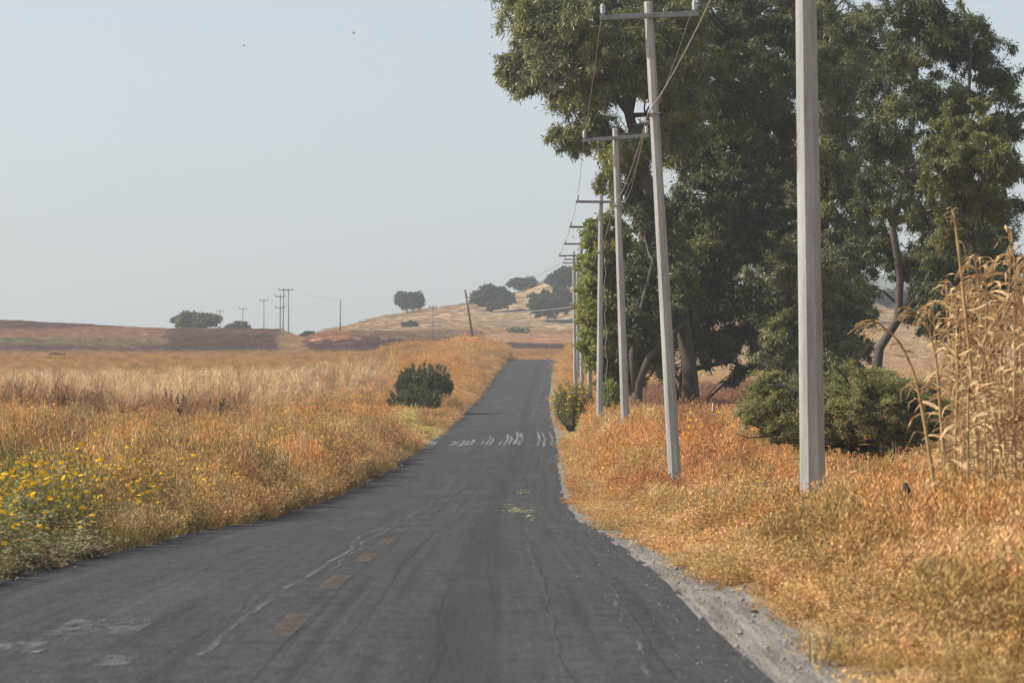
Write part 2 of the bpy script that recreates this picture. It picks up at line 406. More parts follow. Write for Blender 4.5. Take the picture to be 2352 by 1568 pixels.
def make_road():
    V, Fc, UV = strip(-WID, 0, -30, 440, .5, .012, 28, .05, .05, 4)
    # worn camber and ruts
    s = UV[:, 0]; V[:, 2] += (fbm(V[:, 0] * 0, V[:, 1] * .12, 5) - .5) * .02
    me = np_mesh('road', V, Fc, True, {'lane': ('FLOAT_VECTOR', UV)})
    m, nt, ns, ls = new_mat('asphalt')
    a = N(nt, 'ShaderNodeAttribute', attribute_name='lane'); v = a.outputs['Vector']
    sep = ns.new('ShaderNodeSeparateXYZ'); ls.new(v, sep.inputs[0]); s_, y_ = sep.outputs[0], sep.outputs[1]
    agg = noise(nt, mapping(nt, v, (1, .4, 1)), 30, 3, .8); agg2 = noise(nt, mapping(nt, v, (1, .25, 1)), 9, 6, .8)
    patch = noise(nt, mapping(nt, v, (1, .12, 1)), 1.1, 5, .6)
    streak = noise(nt, mapping(nt, v, (5, .06, 1)), 1.2, 4, .6)
    c = mix(nt, (.034, .035, .038), (.088, .089, .092), ramp(nt, agg2, .28, .72))
    c = mix(nt, c, (.036, .036, .037), mth(nt, 'MULTIPLY', ramp(nt, streak, .5, .66), .5))
    st2 = noise(nt, mapping(nt, v, (14, .05, 1)), 1.0, 4, .6); c = mix(nt, c, (.13, .128, .122), mth(nt, 'MULTIPLY', ramp(nt, st2, .52, .7), .25))
    c = mix(nt, c, (.12, .118, .114), mth(nt, 'MULTIPLY', ramp(nt, patch, .5, .72), .35))
    # light stones in the surface
    vo = N(nt, 'ShaderNodeTexVoronoi', inp={'Scale': 30.0}); ls.new(mapping(nt, v, (1, .3, 1)), vo.inputs['Vector'])
    c = mix(nt, c, (.30, .29, .27), mth(nt, 'MULTIPLY', mth(nt, 'LESS_THAN', vo.outputs['Distance'], .17), ramp(nt, agg, .5, .62)))
    # worn middle of the right lane: dark oil strip
    wob = mth(nt, 'MULTIPLY', mth(nt, 'SUBTRACT', noise(nt, mapping(nt, v, (0, .08, 1)), 1, 2), .5), .5)
    oil = mth(nt, 'ABSOLUTE', mth(nt, 'ADD', mth(nt, 'ADD', s_, 1.55), wob))
    c = mix(nt, c, (.028, .028, .029), mth(nt, 'MULTIPLY', mth(nt, 'MULTIPLY', mth(nt, 'SUBTRACT', 1, ramp(nt, oil, .03, .4)), ramp(nt, agg2, .3, .6)), .55))
    # long wavy cracks and seams
    for (off, amp, fr, wd, se) in ((1.0, .35, .05, .008, 3), (2.25, .3, .06, .011, 8), (3.3, .5, .05, .009, 15), (4.1, .5, .07, .009, 22), (.45, .2, .06, .008, 30), (2.6, .25, .05, .009, 41), (1.7, .5, .04, .007, 52)):
        mp = ns.new('ShaderNodeMapping'); mp.inputs['Scale'].default_value = (0, fr, 1); mp.inputs['Location'].default_value = (se, se * 1.7, 0); ls.new(v, mp.inputs[0])
        w = mth(nt, 'MULTIPLY', mth(nt, 'SUBTRACT', noise(nt, mp.outputs[0], 1, 7, .62), .5), amp * 2)
        dist = mth(nt, 'ABSOLUTE', mth(nt, 'ADD', mth(nt, 'ADD', s_, off), w))
        c = mix(nt, c, (.022, .022, .022), mth(nt, 'MULTIPLY', mth(nt, 'MULTIPLY', mth(nt, 'LESS_THAN', dist, wd), ramp(nt, streak, .36, .5)), .5))
    # transverse cracks
    n3 = noise(nt, mapping(nt, v, (.35, .9, 1)), 1.1, 6, .6)
    tr = mth(nt, 'LESS_THAN', mth(nt, 'ABSOLUTE', mth(nt, 'SUBTRACT', n3, .5)), .0035)
    c = mix(nt, c, (.025, .025, .025), mth(nt, 'MULTIPLY', tr, .7))
    finish(nt, c, .92, agg, .9, .015, .12)
    road = tag(link('road', me, m), kind='structure')
    # worn paint: real sheets 4 mm above the asphalt, broken up by wear
    def paint(name, col, thr, sc, stretch=(1, 1, 1), a=.06):
        mm, nt, ns, ls = new_mat(name)
        at_ = N(nt, 'ShaderNodeAttribute', attribute_name='lane')
        n = noise(nt, mapping(nt, at_.outputs['Vector'], stretch), sc, 6, .7)
        p = ns.new('ShaderNodeBsdfPrincipled'); p.inputs['Roughness'].default_value = .7
        nn = noise(nt, at_.outputs['Vector'], 20, 3, .7)
        ls.new(mix(nt, col, tuple(k * .6 for k in col), ramp(nt, nn, .35, .65)), p.inputs['Base Color'])
        t = ns.new('ShaderNodeBsdfTransparent'); mx = ns.new('ShaderNodeMixShader')
        ls.new(ramp(nt, n, thr, thr + a), mx.inputs[0]); ls.new(t.outputs[0], mx.inputs[1]); ls.new(p.outputs[0], mx.inputs[2])
        o = ns.new('ShaderNodeOutputMaterial'); ls.new(mx.outputs[0], o.inputs[0]); return mm
    P_or = paint('worn_amber_paint', (.19, .135, .09), .33, 3.2, (2.2, .9, 1), a=.5)
    P_pale = paint('worn_pale_line', (.25, .24, .215), .43, 1.8, (4, .4, 1), .3)
    P_edge = paint('worn_edge_line', (.24, .235, .21), .50, 1.4, (4, .6, 1), .2)
    P_white = paint('worn_white_paint', (.26, .255, .245), .46, 2.2, (3.5, .9, 1), .25)
    P_cross = paint('worn_crossing_paint', (.40, .395, .38), .30, 1.2, (2.5, .06, 1), .45)
    def piece(parts, name, mat):
        Vs = []; Fs = []; Us = []; b = 0
        for (s0, s1, y0, y1, dy, wav, sd) in parts:
            V, Fc, UV = strip(0, 1, y0, y1, dy, .03, 3, 0, 0, 1)
            y = V[:, 1]; t = UV[:, 0]; cen = (np.interp(y, wav[0], wav[1]) if wav else 0) + (fbm(y * .35, y * 0 + sd, sd) - .5) * (.24 if sd != 2 else .05) * (1 if wav else 0)
            s = s0 + (s1 - s0) * t + cen; V[:, 0] = xedge(y) + s
            V[:, 2] = zroad(y) + .012 + (fbm(y * 0, y * .12, 5) - .5) * .02 + .006
            UV[:, 0] = s; Vs.append(V); Fs.append(Fc + b); Us.append(UV); b += len(V)
        o = link(name, np_mesh(name, np.concatenate(Vs), np.concatenate(Fs), False, {'lane': ('FLOAT_VECTOR', np.concatenate(Us))}), mat, road)
        return o
    ctr = -WID / 2
    dash = []
    for y0, y1 in ((20.6, 23.2), (26.2, 28.8), (32.4, 35.2), (38.8, 41.6), (45.4, 48.0), (52, 55), (59, 62), (66, 69.4), (75, 78.5), (84, 88), (94, 97)):
        dash.append((ctr - .08, ctr + .08, y0, y1, .4, None, 0))
    piece(dash, 'centre_line', P_or)
    piece([(-3.015, -2.97, 19, 95, .4, ([19, 30, 45, 55, 65, 80, 95], [-.08, .02, -.08, -.10, .02, .05, .0]), 3),
           (-2.88, -2.85, 30, 66, .4, ([19, 40, 66], [-.1, -.02, -.1]), 5)], 'pale_crack_line', P_pale)
    piece([(-.55, -.52, 15, 27, .3, ([15, 20, 30], [.1, 0, -.06]), 11), (-.19, -.175, 22, 31, .3, ([22, 36], [0, 0]), 12)], 'edge_line', P_edge)
    piece([(-.75, -.66, 190, 400, 2, ([190, 240, 300, 400], [-.6, -.2, 0, 0.05]), 14)], 'far_edge_line', P_white)
    bars = []
    def xs(px, d=146): return (px - 1176) * d / F - float(xedge(d))
    for (a, b, y0, y1) in ((1042, 1049, 139, 147), (1051, 1058, 139, 146), (1061, 1069, 138, 149), (1072, 1079, 140, 148), (1081, 1090, 139, 150), (1107, 1111, 141, 149), (1117, 1122, 140, 158), (1126, 1131, 140, 153), (1148, 1152, 140, 153), (1158, 1164, 139, 161), (1167, 1174, 141, 157), (1180, 1186, 142, 166), (1189, 1198, 140, 163), (1233, 1239, 139, 166), (1246, 1251, 138, 164), (1263, 1269, 140, 166), (985, 1006, 139, 147)):
        bars.append((xs(a), xs(b), y0, y1, 1.0, None, 2))
    bars = [(a, b, c_, d_, e, ([c_, (c_ + d_) / 2, d_], [0, .05, -.04]), 2) for (a, b, c_, d_, e, f, g_) in bars]
    piece(bars, 'crossing_bars', P_cross)
    # pale worn patches on the left lane
    piece([(-4.15, -3.6, 20.8, 22.4, .2, None, 0), (-4.3, -3.95, 19.2, 20.2, .2, None, 0), (-3.6, -3.35, 18.2, 18.9, .2, None, 0),
           (-4.5, -3.6, 250, 254, 1, None, 0), (-4.2, -3.9, 232, 236, 1, None, 0)], 'worn_patch', P_white)
    # gravel shoulders
    ms = plain('grey_gravel', (.15, .138, .12), (.34, .315, .27), 6, .95, .1, 1.0, .03, (1.6, .10, 1))
    V, Fc, UV = strip(-.05, .50, -30, 430, .6, .006, 6, .03, .10, 12)
    V[:, 2] += -.02 * (UV[:, 0] / .5) + (fbm(UV[:, 0] * 4, UV[:, 1] * .5, 3) - .5) * .03
    tag(link('gravel_shoulder', np_mesh('shoulder', V, Fc, True), ms), kind='structure')
    V, Fc, UV = strip(-WID - .2, -WID + .03, -30, 430, .6, .006, 4, .06, .03, 15)
    V[:, 2] += -.01 + (fbm(UV[:, 0] * 4, UV[:, 1] * .5, 3) - .5) * .02
    tag(link('gravel_verge', np_mesh('verge', V, Fc, True), ms), kind='structure')
make_road()

# ------------------------------------------------------------------ distant blue hills on the right
def far_hills():
    xs_ = np.linspace(-300, 1500, 260); rows = []
    for t, dd in ((0, 0), (.35, 30), (.7, 60), (.92, 90), (1.0, 120), (.9, 260)):
        px = 1176 + F * xs_ / 2600
        top = np.interp(px, [300, 1300, 1900, 2200, 2280, 2352, 2600, 4000], [900, 800, 640, 612, 598, 594, 600, 640])
        z = (CAM_Z + (940 - top) * 2600 / F)
        bumps = fbm(xs_ * .045, xs_ * 0 + t, 3) * 9 + vnoise(xs_ * .14, xs_ * 0, 7) * 5
        zz = 20 + (z - 20) * t + bumps * (t > .6) - 6
        rows.append(np.stack([xs_, 2600 + dd + xs_ * 0, zz], -1))
    V = np.concatenate(rows); nr, nc = 6, len(xs_); idx = np.arange(nr * nc).reshape(nr, nc)
    Fc = np.stack([idx[:-1, :-1], idx[:-1, 1:], idx[1:, 1:], idx[1:, :-1]], -1).reshape(-1, 4)
    m = plain('distant_woodland', (.03, .05, .03), (.10, .12, .07), .03, 1, .05, 1, 3)
    tag(link('hills', np_mesh('hills', V, Fc, True), m), kind='structure')
far_hills()

# ------------------------------------------------------------------ grass tufts scattered as ground cover
def flakes(n, rad, z0, z1, L, W, up=.4, seedv=0, cluster=None):
    r = np.random.default_rng(seedv)
    th = r.uniform(0, 2 * np.pi, n); rr = rad * np.sqrt(r.uniform(0, 1, n)); z = z0 + (z1 - z0) * r.uniform(0, 1, n) ** .8
    p = np.stack([rr * np.cos(th), rr * np.sin(th), z * (1 - .25 * (rr / max(rad, 1e-6)) ** 2)], -1)
    if cluster is not None: p = cluster
    d = r.normal(0, 1, (len(p), 3)); d[:, 2] = np.abs(d[:, 2]) * up + up * .5; d /= np.linalg.norm(d, axis=1)[:, None]
    w = np.cross(d, r.normal(0, 1, (len(p), 3))); w /= np.linalg.norm(w, axis=1)[:, None]
    Lr = (L * r.uniform(.6, 1.4, len(p)))[:, None]
    V = np.stack([p, p + d * Lr * .5 + w * W * .5, p + d * Lr, p + d * Lr * .5 - w * W * .5], 1).reshape(-1, 3)
    return V
def quads(V): return np.arange(len(V)).reshape(-1, 4)
def stems(n, rad, h0, h1, wid, lean, seedv, bend=.25):
    r = np.random.default_rng(seedv); Vs = []; tips = []
    for i in range(n):
        a = r.uniform(0, 2 * np.pi); q = rad * math.sqrt(r.uniform()) * .6; b = np.array([q * math.cos(a), q * math.sin(a), 0.])
        h = r.uniform(h0, h1); la = r.uniform(0, 2 * np.pi); ll = lean * r.uniform(.2, 1) * h
        mid = b + np.array([math.cos(la) * ll * .4, math.sin(la) * ll * .4, h * .6]); tip = b + np.array([math.cos(la) * ll, math.sin(la) * ll, h * (1 - bend * r.uniform(0, .4))])
        fa = r.uniform(0, np.pi); w = np.array([math.cos(fa), math.sin(fa), 0]) * wid * .5
        Vs += [b - w, b + w, mid + w * .8, mid - w * .8, mid - w * .8, mid + w * .8, tip + w * .15, tip - w * .15]; tips.append((mid, tip))
    return np.array(Vs), tips
lib = bpy.data.collections.new('tuft_library')
def tuft(kind, k, fine=1.0):
    sd_ = hash(kind) % 1 + k * 17 + {'weed': 1, 'straw': 200, 'leafy': 400, 'spike': 600, 'daisy': 800, 'heads': 900}[kind]
    r = np.random.default_rng(sd_); V = []; col = []; mi = []
    def add(v, c, m=0):
        V.append(v); nq = len(v) // 4
        cc = np.repeat(np.clip(np.array(c)[None, :] * (1 + r.normal(0, .26, (nq, 1))), .15, 2.5), 4, 0); col.append(cc); mi.extend([m] * nq)
    if kind == 'weed':
        v, tips = stems(34, .30, .45, 1.0, .007, .35, sd_); add(v, (.9, .85, .75))
        pts = []
        for (m, t) in tips:
            for q in range(10):
                u = r.uniform(.05, 1.05); pts.append(m + (t - m) * u + r.normal(0, .028, 3))
        add(flakes(0, 1, 0, 1, .075, .016, 1.9, sd_ + 3, np.array(pts)), (1.12, 1.08, 1.0))
        v, _ = stems(30, .33, .2, .6, .010, .6, sd_ + 5); add(v, (.75, .8, .7))
    elif kind == 'heads':
        v, tips = stems(26, .32, .55, 1.0, .006, .3, sd_); add(v, (.95, .9, .75))
        pts = np.concatenate([t + np.stack([r.normal(0, .018, 16), r.normal(0, .018, 16), r.uniform(-.22, .05, 16)], -1) for (_, t) in tips])
        add(flakes(0, 1, 0, 1, .065, .013, 3.0, sd_ + 3, pts), (1.3, 1.2, 1.0))
        v, _ = stems(26, .3, .2, .7, .010, .6, sd_ + 5); add(v, (.8, .8, .65))
    elif kind == 'straw':
        v, tips = stems(40, .34, .45, 1.0, .016, .2, sd_); add(v, (1.1, 1.08, 1.0))
        add(flakes(60, .34, .15, .8, .22, .018, .7, sd_ + 3), (1.0, .97, .9))
    elif kind == 'leafy':
        v, tips = stems(26, .28, .35, .95, .008, .4, sd_); add(v, (.8, .8, .7))
        pts = []
        for (m, t) in tips:
            for q in range(20): u = r.uniform(-.6, 1.05); pts.append(m + (t - m) * u + r.normal(0, .035, 3))
        add(flakes(0, 1, 0, 1, .055, .022, .3, sd_ + 3, np.array(pts)), (1, 1, 1))
    elif kind == 'spike':
        v, tips = stems(3, .35, .75, 1.0, .012, .12, sd_); add(v, (1.2, 1.3, .9))
        pts = np.concatenate([t + np.stack([r.normal(0, .016, 60), r.normal(0, .016, 60), r.uniform(-.2, .05, 60)], -1) for (_, t) in tips])
        add(flakes(0, 1, 0, 1, .04, .022, 1.2, sd_ + 3, pts), (.55, .4, .4))
    elif kind == 'daisy':
        v, tips = stems(9, .30, .6, 1.0, .006, .35, sd_); add(v, (.5, .52, .36))
        pts = []
        for (m, t) in tips:
            for q in range(8): u = r.uniform(-.6, .9); pts.append(m + (t - m) * u + r.normal(0, .03, 3))
        add(flakes(0, 1, 0, 1, .055, .02, .3, sd_ + 3, np.array(pts)), (.5, .56, .34))
        for (m, t) in tips:
            nrm = np.array([r.normal(0, .5), r.normal(-.4, .4), 1.0]); nrm /= np.linalg.norm(nrm)
            u_ = np.cross(nrm, [1, .2, .1]); u_ /= np.linalg.norm(u_); w_ = np.cross(nrm, u_)
            R_ = .037 * r.uniform(.8, 1.2); pet = []
            for q in range(8):
                a = q * math.pi / 4; b0 = u_ * math.cos(a) + w_ * math.sin(a); b1 = u_ * math.cos(a + .38) + w_ * math.sin(a + .38); b2 = u_ * math.cos(a - .38) + w_ * math.sin(a - .38)
                pet += [t + nrm * .004, t + b1 * R_ * .7, t + b0 * R_ - nrm * .004, t + b2 * R_ * .7]
            add(np.array(pet), (1, 1, 1), 1)
            add(np.array([t + u_ * .009 + nrm * .008, t + w_ * .009 + nrm * .008, t - u_ * .009 + nrm * .008, t - w_ * .009 + nrm * .008]), (.9, .5, .1), 0)
    V = np.concatenate(V); me = np_mesh('tuft', V, quads(V), False, {'shade': ('FLOAT_COLOR', np.concatenate(col))}, mi)
    return link('%s_tuft' % kind, me, [M_tint, M_petal], coll=lib)
def tuft_coll(name, kinds):
    c = bpy.data.collections.new(name)
    for (kd, n) in kinds:
        for k in range(n):
            o = tuft(kd, k); lib.objects.unlink(o); c.objects.link(o); o.name = '%s_%02d' % (name, len(c.objects))
    return c
def scatter(name, label, coll, X, Y, hgt, wid, tint, sink=.02, cat='grass'):
    n = len(X); Z = ground(X, Y) - sink
    rot = np.stack([rng.normal(0, .09, n), rng.normal(0, .09, n), rng.uniform(0, 6.283, n)], -1)
    hgt = hgt * np.clip(rng.normal(1, .22, n), .5, 1.7); scl = np.stack([wid, wid, hgt], -1)
    t = tint * (1 + rng.normal(0, .16, (n, 1))) * (1 + rng.normal(0, .05, (n, 3)))
    me = bpy.data.meshes.new(name); me.vertices.add(n)
    me.vertices.foreach_set('co', np.stack([X, Y, Z], -1).astype(np.float32).ravel())
    for nm, arr in (('rot', rot), ('scl', scl)):
        a = me.attributes.new(nm, 'FLOAT_VECTOR', 'POINT'); a.data.foreach_set('vector', arr.astype(np.float32).ravel())
    a = me.attributes.new('tint', 'FLOAT_COLOR', 'POINT')
    a.data.foreach_set('color', np.concatenate([np.clip(t, .01, .95), np.ones((n, 1))], 1).astype(np.float32).ravel())
    a = me.attributes.new('pick', 'INT', 'POINT'); a.data.foreach_set('value', rng.integers(0, len(coll.objects), n).astype(np.int32))
    me.update()
    o = link(name, me, [M_tint, M_petal])
    ng = bpy.data.node_groups.new(name + '_scatter', 'GeometryNodeTree')
    ng.interface.new_socket('Geometry', in_out='INPUT', socket_type='NodeSocketGeometry'); ng.interface.new_socket('Geometry', in_out='OUTPUT', socket_type='NodeSocketGeometry')
    gi = ng.nodes.new('NodeGroupInput'); go = ng.nodes.new('NodeGroupOutput')
    iop = ng.nodes.new('GeometryNodeInstanceOnPoints'); ci = ng.nodes.new('GeometryNodeCollectionInfo')
    ci.inputs['Collection'].default_value = coll; ci.inputs['Separate Children'].default_value = True; ci.inputs['Reset Children'].default_value = True
    def attr(nm, typ):
        q = ng.nodes.new('GeometryNodeInputNamedAttribute'); q.data_type = typ; q.inputs[0].default_value = nm
        return [s_ for s_ in q.outputs if s_.enabled and s_.name == 'Attribute'][0]
    ng.links.new(gi.outputs[0], iop.inputs['Points']); ng.links.new(ci.outputs[0], iop.inputs['Instance'])
    iop.inputs['Pick Instance'].default_value = True
    ng.links.new(attr('pick', 'INT'), iop.inputs['Instance Index'])
    ng.links.new(attr('rot', 'FLOAT_VECTOR'), iop.inputs['Rotation']); ng.links.new(attr('scl', 'FLOAT_VECTOR'), iop.inputs['Scale'])
    ng.links.new(iop.outputs[0], go.inputs[0])
    md = o.modifiers.new('scatter', 'NODES'); md.node_group = ng
    tag(o, label, cat, kind='stuff'); return o
def sample(bands, side=None, slo=.1):
    """random points in the part of the land around the view: bands of (y0, y1, per m2)"""
    Xs = []; Ys = []
    for (y0, y1, dens) in bands:
        k = .20; mrg = 4.0
        area = k * (y1 ** 2 - y0 ** 2) + 2 * mrg * (y1 - y0); n = int(area * dens)
        y = np.sqrt(rng.uniform(y0 ** 2, y1 ** 2, n)); x = rng.uniform(-1, 1, n) * (k * y + mrg)
        Xs.append(x); Ys.append(y)
    X = np.concatenate(Xs); Y = np.concatenate(Ys); s = X - xedge(Y); sl = -(s + WID)
    er = np.interp(Y, [15, 28, 45, 100], [.36, .30, .24, .28]) + .45 * (fbm(Y * .4, Y * 0, 61) - .5) + rng.exponential(.06, len(X)); el = .05 + .2 * (fbm(Y * .5, Y * 0, 62) - .5)
    for (cx_, cy_, hw) in ((3.38, 29, .22), (1.64, 26.5, .30), (1.648, 23.4, .16)):
        sl = np.where((np.abs(X - cx_) < hw) & (Y > cy_ - 3.2) & (Y < cy_ + .25), -9, sl); er = np.where(sl == -9, 99, er)
    keep = (s > er) | (sl > el) | (Y > 425)
    return X[keep], Y[keep]
def hgrass(X, Y):
    s = X - xedge(Y); sl = -(s + WID); n = fbm(X * .8, Y * .3, 71)
    hr = np.interp(Y, [20, 32, 45, 58, 68, 78, 100, 150, 250, 400], [.5, .58, .48, .42, .5, .95, .95, .85, .9, 1.1])
    hl = np.interp(Y, [20, 40, 70, 100, 150, 200, 230, 300, 400], [.58, .72, 1.0, 1.1, 1.0, .85, .85, .9, 1.1])
    h = np.where(s > 0, hr * (.35 + .65 * sstep(.6, 1.8, s)), hl * (.55 + .5 * sstep(.1, .9, sl)))
    h = np.where(sl > 14, h * np.interp(Y, [200, 300, 400], [1, .7, .32]), h); h = np.where((s > 4), np.minimum(h, .62 + .1 * n), h); h = h * np.where((s > 4) & (Y > 90) & (Y < 130), 1.25, 1)
    h = h * (.62 + .72 * n)
    h = h * np.where((sl > 0) & (sl < 1.2) & (Y > 134) & (Y < 168) | (s > 0) & (s < 1.2) & (Y > 142) & (Y < 166), .35, 1)
    h = h * np.where((X > -9.5) & (X < -3.6) & (Y > 165) & (Y < 206), .55, 1)
    return np.where(Y > 425, .42 * (.6 + .8 * n), h)
BN = [(14, 26, 16), (26, 45, 13), (45, 75, 9), (75, 120, 5.5), (120, 200, 3.4), (200, 300, 1.9), (300, 430, 1.7)]
X, Y = sample(BN); px = 1176 + F * X / Y; s = X - xedge(Y); sl = -(s + WID)
Hh = hgrass(X, Y); wd = np.interp(Y, [14, 45, 100, 200, 400], [.8, .95, 1.15, 1.5, 2.0]) * rng.uniform(.8, 1.2, len(X))
Zc = zone(X, Y)
straw_zone = (sl > 7 + 4 * fbm(Y * .1, Y * 0, 3)) & (Y + 40 * (fbm(X * .15, Y * .05, 44) - .5) > 153) & (Y < 298)
u = rng.uniform(0, 1, len(X))
green_left = (sl > 0) & (Y < 42) & (sl < 5.0 + (u - .5) * 3) & (fbm(X * .6, Y * .25, 83) > .40 + .011 * (Y - 20))
green_any = (u > .965) & (sl > 0) & (Y < 150)
spk = (sl > 7) & (Y > 120) & (Y < 185) & (px < 620) & (u < .032)
daisy = (((sl > 0) & (Y < 60) & (sl > .3) & (rng.uniform(0, 1, len(X)) < np.interp(Y, [20, 34, 50, 60], [.42, .55, .42, .16])) & (px < 620)) |
         ((sl > 0) & (Y >= 60) & (Y < 140) & (rng.uniform(0, 1, len(X)) < .03)) |
         ((s > 5.2) & (Y > 95) & (Y < 128) & (px > 1560) & (px < 1700) & (rng.uniform(0, 1, len(X)) < .5)) |
         ((s > 1) & (Y > 45) & (rng.uniform(0, 1, len(X)) < .006)))
c_weed = tuft_coll('weedy', [('weed', 5), ('heads', 6)]); c_straw = tuft_coll('strawy', [('straw', 4)]); c_leaf = tuft_coll('leafy', [('leafy', 4)])
c_spk = tuft_coll('spiky', [('spike', 4)]); c_dai = tuft_coll('daisies', [('daisy', 5)])
g = green_left | green_any
u2 = rng.uniform(0, 1, len(X)); longst = (u2 < .05) & ~straw_zone & (Y < 130)
rest = ~(straw_zone | g | daisy | longst)
green2 = None
def sc(mask, *a, hmul=1, tint=None, wmul=1, **k):
    n = int(mask.sum()); t = Zc[mask] if tint is None else (np.tile(np.array(tint), (n, 1)) if not callable(tint) else tint(n))
    return scatter(a[0], a[1], a[2], X[mask], Y[mask], Hh[mask] * hmul, wd[mask] * wmul, t, **k)
sc(rest & (s > 0), 'dry_grass', 'orange brown dry grass and weeds covering the right verge around the concrete poles', c_weed)
sc(rest & (s <= 0), 'dry_grass', 'orange brown dry weeds covering the left verge and near field', c_weed)
sc(longst & ~g & ~daisy, 'long_grass', 'long pale bent grass stems standing here and there above the orange weeds', c_straw, hmul=1.3, wmul=.6, tint=lambda n: np.array([.60, .45, .25]) * rng.uniform(.7, 1.15, (n, 1)))
sc(straw_zone, 'straw_stubble', 'pale straw coloured dry stalks across the middle of the left field', c_straw, hmul=1.9, wmul=.8)
sc(g, 'green_weeds', 'low grey green weeds on the left road edge in the foreground', c_leaf, hmul=.8, tint=lambda n: np.array([.30, .27, .14]) * rng.uniform(.6, 1.35, (n, 1)), cat='weeds')
sc(daisy, 'wildflowers', 'yellow daisies among the roadside grass', c_dai, hmul=.98, wmul=1.0, tint=(.5, .48, .3), cat='flowers')
sc(spk, 'seed_heads', 'dark brown upright seed heads standing out of the left field', c_spk, hmul=1.3, wmul=1.0, tint=(.11, .065, .055), cat='seed heads')
X, Y = sample([(425, 560, .45), (560, 760, .42), (760, 1080, .16)])
Zc = zone(X, Y); Hh = hgrass(X, Y) * .9; wd = np.interp(Y, [425, 700, 1080], [2.6, 3.2, 5]) * rng.uniform(.7, 1.3, len(X))
sc(Y > 0, 'far_field_cover', 'low dry crop and grass covering the fields and hill beyond the crest', c_straw, hmul=1.0, cat='grass')
def stones():
    n = 5200; Y_ = 14 + 90 * rng.uniform(0, 1, n) ** 1.6; sd_ = rng.uniform(0, 1, n); right_ = sd_ < .8
    S_ = np.where(right_, np.where(rng.uniform(0, 1, n) < .93, rng.uniform(-.02, .55, n), -np.abs(rng.normal(0, .3, n))), -WID - rng.uniform(-.1, .2, n))
    X_ = xedge(Y_) + S_; r = np.random.default_rng(77); V = []; Fq = []
    k = r.uniform(.003, .009, n) * (1 + 1.2 * (rng.uniform(0, 1, n) > .96)); base = np.array([(-1, -1, -.5), (1, -1, -.5), (1, 1, -.5), (-1, 1, -.5), (-.6, -.6, .6), (.6, -.6, .6), (.6, .6, .6), (-.6, .6, .6)])
    Vv = base[None] * k[:, None, None] * r.uniform(.6, 1.3, (n, 8, 3)); Vv += np.stack([X_, Y_, zroad(Y_) + .016 + k * .2], -1)[:, None, :]
    q = np.array([(0, 3, 2, 1), (4, 5, 6, 7), (0, 1, 5, 4), (1, 2, 6, 5), (2, 3, 7, 6), (3, 0, 4, 7)]); Fq = (q[None] + (np.arange(n) * 8)[:, None, None]).reshape(-1, 4)
    tag(link('gravel', np_mesh('gravel', Vv.reshape(-1, 3), Fq, False), plain('loose_stone', (.12, .115, .105), (.42, .40, .36), 40, .9)), 'loose small grey stones along the asphalt edges', 'gravel', kind='stuff')
stones()
# extra maroon amaranth strip and yellow flower haze in the left field
n = 200; Y = rng.uniform(132, 150, n); px = np.where(rng.uniform(0, 1, n) < .75, rng.uniform(400, 700, n), rng.uniform(0, 400, n)); X = (px - 1176) * Y / F
scatter('seed_heads', 'dark red seed heads in a low strip across the left field', c_spk, X, Y, rng.uniform(.55, .95, n), np.full(n, 1.2), np.tile(np.array([.24, .09, .075]), (n, 1)), cat='seed heads')

# ------------------------------------------------------------------ leaf clouds, trees and bushes
def leaves(P, L, W, droop, r, outdir=None, spread=1.0):
    n = len(P)
    d = r.normal(0, spread, (n, 3)); d[:, 2] -= droop
    if outdir is not None: d += outdir
    d /= np.linalg.norm(d, axis=1)[:, None]
    w = np.cross(d, r.normal(0, 1, (n, 3))); w /= np.linalg.norm(w, axis=1)[:, None]
    Lr = (L * r.uniform(.55, 1.35, n))[:, None]; Wr = (W * r.uniform(.7, 1.3, n))[:, None]
    V = np.stack([P, P + d * Lr * .45 + w * Wr * .5, P + d * Lr, P + d * Lr * .45 - w * Wr * .5], 1).reshape(-1, 3)
    return V, np.repeat(r.uniform(0, 1, n), 4)
def curve(a, b, bow, n, r):
    a = Vector(a); b = Vector(b); pts = []; L = (b - a).length
    off = Vector((r.normal(0, 1), r.normal(0, 1), abs(r.normal(0, .6)))) * L * bow
    for i in range(n + 1):
        t = i / n; p = a.lerp(b, t) + off * math.sin(math.pi * t) * .5
        pts.append(p + Vector((r.normal(0, .012), r.normal(0, .012), 0)) * L * (0 if i in (0, n) else 1))
    return pts
